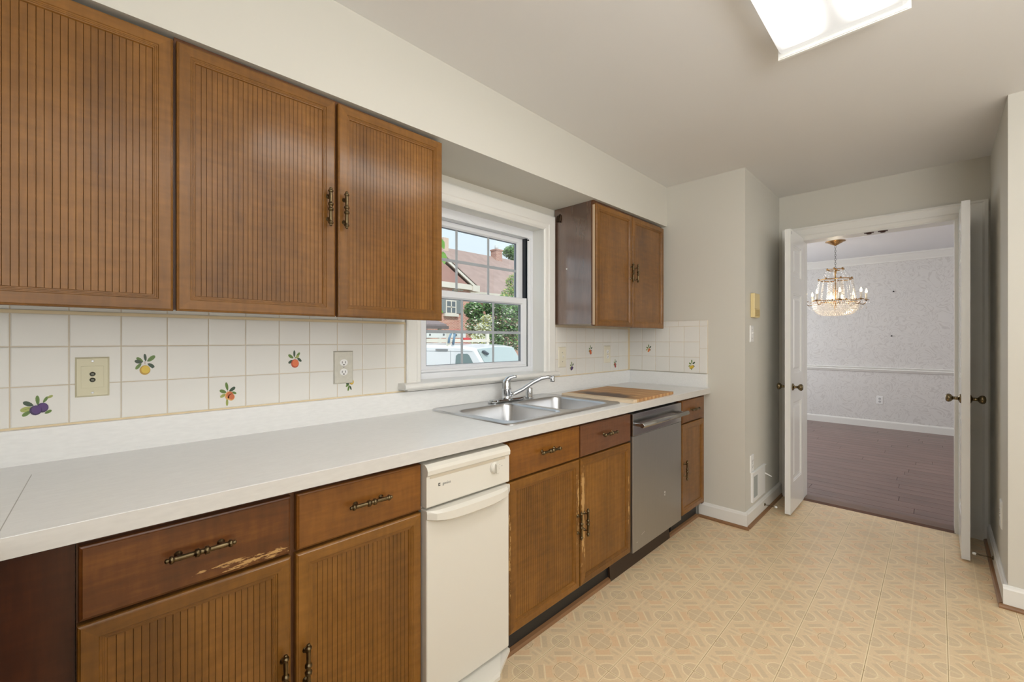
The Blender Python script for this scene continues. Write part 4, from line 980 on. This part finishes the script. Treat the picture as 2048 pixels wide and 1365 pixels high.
# dining wall outlet and picture nails
t = thing('wall_outlet', (7.99, .575, .34), 'white outlet on the wallpapered wall below the chair rail', 'outlet')
r = lambda i, d: [(8.0-d, .542+i, .335+i), (8.0-d, .612-i, .335+i), (8.0-d, .612-i, .45-i), (8.0-d, .542+i, .45-i)]
MB().rings([r(0, 0), r(0, .002), r(.004, .006)]).build('cover_plate', WPLAST, t)
for zz in (.373, .412): MB().lathe((7.994, .577, zz), (-1, 0, 0), [(0, .016), (.002, .015)], 14).build('receptacle', mat('outlet_grey', (190, 190, 190), .4) if zz < .4 else bpy.data.materials['outlet_grey'], t)
for (y, z, nm) in ((.43, 1.92, 'picture nail in the upper part of the dining wallpaper'), (.45, 1.30, 'picture nail in the lower part of the dining wallpaper')):
    o = MB().lathe((8.0, y, z), (-1, 0, .2), [(0, .004), (.015, .004), (.016, .009), (.019, .009)], 8).build('nail', BLK); o['label'] = nm; o['category'] = 'nail'

# ================================================================== outdoors
GZ = -.95
struct('ground', MB().box(-30, 80, 2.3, 90, GZ-.2, GZ), mat('lawn', (96, 112, 66), .9, noise=(3, .25, (1, 1, 1))))
struct('ground_street', MB().box(-30, 80, 4.0, 13.5, GZ-.01, GZ+.01), mat('asphalt', (150, 148, 146), .9, noise=(3, .1, (1, 1, 1))))
def brick_mat(name, c1, c2, mort, ax):
    m = bpy.data.materials.new(name); m.use_nodes = True; t = m.node_tree; b = t.nodes['Principled BSDF']
    g = t.nodes.new('ShaderNodeNewGeometry'); sp = t.nodes.new('ShaderNodeSeparateXYZ'); cb = t.nodes.new('ShaderNodeCombineXYZ'); t.links.new(g.outputs['Position'], sp.inputs[0])
    t.links.new(sp.outputs[ax], cb.inputs[0]); t.links.new(sp.outputs[2], cb.inputs[1])
    br = t.nodes.new('ShaderNodeTexBrick'); br.inputs['Color1'].default_value = lin(c1)+(1,); br.inputs['Color2'].default_value = lin(c2)+(1,); br.inputs['Mortar'].default_value = lin(mort)+(1,)
    br.inputs['Scale'].default_value = 1; br.inputs['Brick Width'].default_value = .21; br.inputs['Row Height'].default_value = .075; br.inputs['Mortar Size'].default_value = .008
    t.links.new(cb.outputs[0], br.inputs['Vector']); t.links.new(br.outputs[0], b.inputs['Base Color']); b.inputs['Roughness'].default_value = .85; return m
BRX = brick_mat('brick_front', (206, 146, 130), (186, 122, 108), (226, 204, 190), 0); BRY = brick_mat('brick_side', (196, 150, 128), (160, 108, 90), (222, 200, 180), 1)
ROOF = mat('roof_shingle', (172, 148, 140), .9, noise=(1.6, .10, (1, 1, 1)), bump=(30, .3, .02))
CREAM = mat('exterior_cream_trim', (226, 219, 208), .6)
hs = thing('house', (20, 24, GZ), 'brick house with a long brown roof and chimney across the street', 'house')
# main block
MB().box(10, 40, 22.4, 31.0, GZ, 4.45).build('wall', BRX, hs)
rp = [(8, 21.6, 4.40), (8, 27.3, 8.45), (8, 33, 4.4)]
MB().prism([(9.5, y, z) for _, y, z in rp]+[(9.5, 33, 4.2), (9.5, 27.3, 8.25), (9.5, 21.6, 4.22)], (31, 0, 0)).build('roof', ROOF, hs)
MB().box(16.9, 40.5, 21.5, 21.66, 4.2, 4.42).build('fascia', CREAM, hs)
# front wing with gable
wy = 20.5
MB().prism([(7.5, wy, GZ), (17.05, wy, GZ), (17.05, wy, 4.40), (12.3, wy, 7.45), (7.5, wy, 4.40)], (0, 3, 0)).build('wall', BRX, hs)
def rake(x0, z0, x1, z1, th=.22):
    MB().prism([(x0, wy-.35, z0), (x1, wy-.35, z1), (x1, wy-.35, z1-th), (x0, wy-.35, z0-th)], (0, .12, 0)).build('rake_board', CREAM, hs)
rake(12.3, 7.72, 17.45, 4.48); rake(12.3, 7.72, 7.1, 4.48)
MB().prism([(12.3, wy-.35, 7.78), (17.5, wy-.35, 4.50), (17.5, wy-.35, 4.40), (12.3, wy-.35, 7.66)], (0, 7, 0)).build('roof', ROOF, hs)
MB().prism([(12.3, wy-.35, 7.78), (7.0, wy-.35, 4.50), (7.0, wy-.35, 4.40), (12.3, wy-.35, 7.66)], (0, 7, 0)).build('roof', ROOF, hs)
MB().prism([(8.4, wy-.02, 4.62), (16.6, wy-.02, 4.62), (12.3, wy-.02, 7.25)], (0, -.25, 0)).build('gable_cladding', mat('gable_shingle', (176, 136, 128), .9, noise=(4, .06, (1, 1, 1))), hs)
MB().box(7.5, 17.1, wy-.28, wy-.0, 4.30, 4.62).build('cornice', CREAM, hs)
MB().box(16.95, 17.5, wy-.36, wy+.1, 4.22, 4.6).build('cornice', CREAM, hs)
# upstairs window with shutters
def hwin(x0, x1, z0, z1, y):
    f = MB().box(x0-.07, x1+.10, y-.10, y-.01, z0-.05, z1+.08).build('window', CREAM, hs)
    MB().box(x0, x1, y-.12, y-.101, z0, z1).build('pane', mat('far_window_glass', (92, 104, 112), .15) if 'far_window_glass' not in bpy.data.materials else bpy.data.materials['far_window_glass'], f)
    m = MB().box((x0+x1)/2-.03, (x0+x1)/2+.03, y-.135, y-.121, z0, z1).box(x0, x1, y-.135, y-.121, (z0+z1)/2-.03, (z0+z1)/2+.03); m.build('glazing_bar', CREAM, f)
    MB().box(x0-.2, x1+.2, y-.2, y-.01, z0-.22, z0-.05).build('sill', CREAM, f)
    for (a, b_) in ((x0-.55, x0-.08), (x1+.11, x1+.50)): MB().box(a, b_, y-.08, y-.01, z0-.02, z1+.1).build('shutter', mat('shutter_grey', (128, 136, 138), .6) if 'shutter_grey' not in bpy.data.materials else bpy.data.materials['shutter_grey'], hs)
hwin(15.18, 15.78, 2.85, 3.52, wy)
MB().prism([(6.5, wy-2.0, 1.95), (13.75, wy-2.0, 1.95), (13.5, wy-.0, 2.55), (6.5, wy-.0, 2.55)], (0, 0, .12)).build('porch_roof', mat('porch_shingle', (140, 128, 132), .9, noise=(3, .08, (1, 1, 1))), hs)
MB().box(6.5, 13.85, wy-2.05, wy-1.9, 1.82, 1.98).build('porch_fascia', mat('porch_trim_dark', (110, 100, 104), .6), hs)
MB().box(13.3, 13.45, wy-1.95, wy-1.8, GZ, 1.85).build('porch_post', CREAM, hs)
# chimneys
MB().box(25.05, 25.75, 26.7, 27.4, 7.2, 8.95).build('chimney', brick_mat('chimney_brick', (184, 144, 130), (160, 112, 100), (206, 184, 170), 0), hs)
MB().box(25.0, 25.8, 26.65, 27.45, 8.9, 9.02).build('chimney_cap', bpy.data.materials['chimney_brick'], hs)
MB().cyl((25.4, 27.05, 9.0), (25.4, 27.05, 9.42), .16, 12).build('flue', mat('flue_metal', (200, 206, 208), .4), hs)
MB().box(19.6, 20.1, 26.8, 27.3, 7, 9.1).build('chimney', mat('pale_chimney', (206, 184, 166), .8), hs)
# trees
LF = [mat('leaf_%d' % i, c, .6) for i, c in enumerate([(98, 142, 74), (130, 166, 96), (72, 112, 66), (186, 186, 104), (224, 226, 206)])]
def tree(name, base_, h, blobs, n, leaf, label, mats, cat='tree', trunk=.12):
    t = thing(name, base_, label, cat); bx, by, bz = base_
    m = MB().tube([(bx, by, bz), (bx+.05*h*.2, by, bz+h*.35), (bx, by+.1, bz+h*.7)], trunk, 8, rs=[trunk, trunk*.8, trunk*.35])
    for (cx_, cy_, cz_, r) in blobs[:4]: m.tube([(bx, by, bz+h*.35), ((bx+cx_)/2, (by+cy_)/2, bz+h*.5), (cx_, cy_, cz_)], trunk*.3, 5, rs=[trunk*.5, trunk*.35, trunk*.1])
    m.build('trunk', mat('bark', (104, 84, 68), .9), t)
    vs, fs, ms_ = [], [], []
    for i in range(n):
        cx_, cy_, cz_, r = blobs[R.randrange(len(blobs))]
        while 1:
            d = Vector((R.uniform(-1, 1), R.uniform(-1, 1), R.uniform(-1, 1)))
            if d.length < 1 and (d.length > .55 or R.random() < .25): break
        c = Vector((cx_, cy_, cz_))+Vector((d.x*r, d.y*r, d.z*r*.85)); u = Vector((R.gauss(0, 1), R.gauss(0, 1), R.gauss(0, 1))).normalized(); v = u.orthogonal().normalized()
        s = leaf*R.uniform(.6, 1.3); k = len(vs)
        vs += [c-u*s, c+v*s*.45, c+u*s, c-v*s*.45]; fs.append((k, k+1, k+2, k+3)); ms_.append(mats[R.randrange(len(mats))])
    me = bpy.data.meshes.new('foliage'); o = Vector(blobs[0][:3]); me.from_pydata([v-o for v in vs], [], fs)
    for q in LF: me.materials.append(q)
    me.polygons.foreach_set('material_index', ms_); link('foliage', me, o, t, kind='stuff')
    return t
tree('street_tree', (14.9, 15.6, GZ), 5.0, [(14.8, 15.6, 2.2, 1.0), (13.9, 15.9, 1.9, .8), (15.6, 15.5, 2.2, 1.0), (14.4, 15.5, 2.9, .55), (15.9, 15.8, 2.9, .8), (13.6, 16.1, 2.7, .5), (15.3, 15.4, 1.3, .9), (14.2, 15.5, 1.2, .6)], 14000, .075, 'bushy flowering green tree standing behind the white van', [0, 0, 1, 2, 2, 2, 4], trunk=.09)
tree('street_tree', (19.3, 19.0, GZ), 6.2, [(19.2, 19.0, 4.0, .75), (19.8, 19.2, 4.9, .75), (18.5, 18.9, 3.6, .55), (20.1, 19.0, 3.9, .9)], 4500, .085, 'yellow-green tree rising against the brown roof at the right pane edge', [0, 1, 3, 3, 1], trunk=.09)
tree('distant_tree', (38.5, 38, GZ), 15, [(37.7, 38, 12.1, .75), (38.5, 38.2, 12.6, .8), (38.6, 37.8, 11.6, .9), (39.3, 38, 12.1, .9)], 2500, .16, 'tall distant tree showing above the roof beside the chimney', [0, 1, 2, 1], trunk=.2)
tree('shrub', (12.0, 13.6, GZ), 2.9, [(12.0, 13.6, 1.7, .35), (12.2, 13.6, 2.1, .25), (11.7, 13.6, 1.2, .4)], 2500, .05, 'pale dry shrub in front of the brick corner', [4, 3, 4], cat='shrub', trunk=.04)
# near branch with large leaves outside the left upper pane
br_ = thing('young_tree', (1.6, 5.0, GZ), 'leafy twig of a young tree just outside the upper left pane', 'tree')
MB().tube([(1.6, 5.0, GZ), (1.65, 5.0, 1.0), (1.8, 4.9, 2.4)], .05, 8, rs=[.07, .06, .02]).build('stem', mat('young_bark', (110, 92, 72), .9), br_)
MB().tube([(1.78, 4.9, 2.35), (2.0, 4.7, 2.6), (2.5, 4.3, 2.62), (2.84, 3.99, 2.4), (2.86, 3.98, 1.62)], .008, 6).build('twig', mat('twig_bark', (110, 96, 70), .8), br_)
LEAFM = mat('near_leaf', (112, 164, 66), .5)
for (px, py, pz, dx_, dz_, L_) in ((3.03, 3.97, 2.40, .35, -1, .20), (3.04, 3.97, 2.30, -.5, -1, .2), (3.06, 3.95, 2.25, .1, -1, .22), (3.0, 4.0, 2.42, -.2, 1, .12), (3.05, 3.96, 2.2, -.8, -.9, .18), (3.0, 3.99, 1.63, .2, -1, .12), (3.02, 3.99, 1.60, .7, -.6, .11)):
    d = Vector((dx_, -dx_*.6, dz_)).normalized(); s_ = d.cross(Vector((.6, .75, .2))).normalized(); p0 = Vector((px-.17, py+.01, pz)); L_ *= .7
    pts = [p0+d*L_*u+s_*L_*.24*w_+Vector((.05, .06, .0))*abs(w_)*L_*.6 for u, w_ in ((0, 0), (.2, .7), (.45, 1), (.75, .6), (1, 0))]; pts2 = [p0+d*L_*u-s_*L_*.24*w_+Vector((.05, .06, .0))*abs(w_)*L_*.6 for u, w_ in ((.75, .6), (.45, 1), (.2, .7))]
    MB().poly(pts+pts2).build('leaf', LEAFM, br_)

# --- van
vn = thing('van', (4.84, 5.77, GZ), 'white work van with a roof rack parked outside the window', 'van')
VP0 = Vector((4.84, 5.77, 0)); hd = Vector((.36, -.933, 0)).normalized(); lt = Vector((.933, .36, 0)).normalized()   # heading, and across to the far side
VW = 1.78; VZ = 1.075
def V(f, l, z): return tuple(VP0+hd*f+lt*l+Vector((0, 0, z)))
VANW = mat('van_white', (236, 238, 242), .25, coat=.4)
side = [(-4.3, GZ+.35), (-4.3, VZ-.1), (-4.2, VZ), (-1.2, VZ+.035), (-.25, VZ+.02), (0.02, VZ-.02), (.52, .30), (1.25, .12), (1.4, -.1), (1.42, GZ+.35)]
m = MB(); lay = []
for (l, ins, dz) in ((0.0, 0, -.0), (.10, 0, .05), (VW*.5, 0, .075), (VW-.10, 0, .05), (VW, 0, .0)):
    lay.append([V(f, l, z+(dz if z > VZ-.12 else 0)) for f, z in side])
m.rings(lay); m.build('body', VANW, vn)
VG = mat('van_glass', (120, 140, 142), .08); VG2 = mat('windshield_reflection', (186, 200, 200), .08)  # windshield: its pale reflection is put into the glass colour
m = MB(); a = [(-.37, .42), (-.33, VZ-.11), (-.28, VZ-.07), (-.10, VZ-.07), (-.06, VZ-.10), (.26, .42)]
m.prism([V(f, -.006, z) for f, z in a], lt*.004); m.build('side_window', VG, vn)
m = MB(); up = Vector((0, 0, .014))+hd*.008; LS = [(.10, .042), (VW*.5, .067), (VW-.10, .042)]
ta = [m.b.verts.new(Vector(V(.045, l, VZ-.045+dz))+up) for l, dz in LS]; bo = [m.b.verts.new(Vector(V(.47, l, .365))+up) for l, dz in LS]
tb_ = [m.b.verts.new(v.co-up*.6) for v in ta]; bb_ = [m.b.verts.new(v.co-up*.6) for v in bo]
for k in range(2): m.b.faces.new((ta[k], ta[k+1], bo[k+1], bo[k])); m.b.faces.new((tb_[k+1], tb_[k], bb_[k], bb_[k+1])); m.b.faces.new((ta[k], tb_[k], tb_[k+1], ta[k+1])); m.b.faces.new((bo[k], bo[k+1], bb_[k+1], bb_[k]))
m.b.faces.new((ta[0], bo[0], bb_[0], tb_[0])); m.b.faces.new((ta[2], tb_[2], bb_[2], bo[2])); m.build('windshield', VG2, vn)
m = MB(); m.prism([V(.09, .17, VZ-.045), V(.09, .25, VZ-.040), V(.16, .30, VZ-.10), V(.16, .25, VZ-.105)], hd*.02+Vector((0, 0, .03))); m.build('sticker', mat('dark_trim', (90, 96, 104), .5), vn)
MB().prism([V(-.45, -.003, .3), V(-.44, -.003, .3), V(-.44, -.003, VZ-.02), V(-.45, -.003, VZ-.02)], lt*.002).prism([V(-4.2, -.003, VZ-.035), V(0, -.003, VZ-.035), V(0, -.003, VZ-.028), V(-4.2, -.003, VZ-.028)], lt*.002).build('seam', mat('van_seam', (176, 180, 186), .5), vn)
MB().prism([V(-.75, -.02, VZ-.02), V(-.5, -.02, VZ-.02), V(-.5, -.02, VZ+.01), V(-.75, -.02, VZ+.01)], lt*.06).build('rack_clamp', mat('clamp_grey', (150, 152, 156), .4, metal=.5), vn)
for (f, l) in ((1.0, .05), (1.0, VW-.05), (-3.3, .05), (-3.3, VW-.05)):
    MB().lathe(V(f, l-.12 if l > 1 else l-.0, GZ+.34), tuple(lt), [(0, .30), (.02, .34), (.1, .34), (.12, .30)], 20).build('wheel', mat('tyre_black', (36, 36, 38), .8) if 'tyre_black' not in bpy.data.materials else bpy.data.materials['tyre_black'], vn)
# roof rack of the van, its ladder and what is tied to it
RK = mat('rack_cream', (232, 226, 212), .5)
rk = link('roof_rack', None, V(-2, .9, VZ), None, 'cream metal roof rack bolted on top of the white van', 'roof rack')
def bar(m, p, q, w_=.02, h_=.02):
    p, q = Vector(p), Vector(q); d = (q-p).normalized(); s = d.cross(Vector((0, 0, 1))).normalized()*w_ if abs(d.z) < .9 else Vector((w_, 0, 0)); u = s.cross(d).normalized()*h_
    m.rings([[p+s+u, p-s+u, p-s-u, p+s-u], [q+s+u, q-s+u, q-s-u, q+s-u]]); return m
for l in (.10, VW-.12): bar(MB(), V(-4.0, l, VZ+.16), V(-.5, l, VZ+.16), .02, .035).build('side_rail', RK, rk)
for f in (-3.9, -2.6, -1.5, -.55):
    m = MB(); bar(m, V(f, .1, VZ+.15), V(f, VW-.12, VZ+.15), .025, .02)
    for l in (.1, VW-.12): bar(m, V(f, l, VZ+.03), V(f, l, VZ+.32 if f == -.55 else VZ+.2), .03, .03)
    m.build('cross_bar', RK, rk)
ld = link('ladder', None, V(-2, .5, VZ+.2), None, 'pale extension ladder lying flat on the van roof rack', 'ladder')
for l in (.35, .80): bar(MB(), V(-4.1, l, VZ+.27), V(-.6, l, VZ+.27), .015, .055).build('rail', mat('ladder_pale', (222, 224, 220), .5) if 'ladder_pale' not in bpy.data.materials else bpy.data.materials['ladder_pale'], ld)
for k in range(11): f = -3.9+k*.31; MB().cyl(V(f, .33, VZ+.27), V(f, .82, VZ+.27), .022, 8).build('rung', BLK if False else mat('rung_grey', (90, 96, 100), .5) if 'rung_grey' not in bpy.data.materials else bpy.data.materials['rung_grey'], ld)
def small(nm, m, c, label, cat):
    o = m.build(nm, mat(nm+'_colour', c, .6)); o['label'] = label; o['category'] = cat
small('strap', MB().tube([V(-.52, .06, VZ+.12), V(-.50, .04, VZ+.20), V(-.48, .10, VZ+.32), V(-.45, .15, VZ+.28), V(-.42, .05, VZ+.10), V(-.38, .03, VZ+.26)], .022, 6), (116, 150, 178), 'blue strap knotted round the ladder on the van roof', 'strap')
small('red_box', bar(MB(), V(-1.1, 1.05, VZ+.33), V(-.85, 1.05, VZ+.33), .06, .05), (214, 84, 84), 'red and white box tied at the front of the roof rack', 'box')
small('red_can', MB().cyl(V(-.75, .95, VZ+.17), V(-.75, 1.25, VZ+.17), .05, 10), (206, 60, 62), 'small red canister on the roof rack of the van', 'canister')
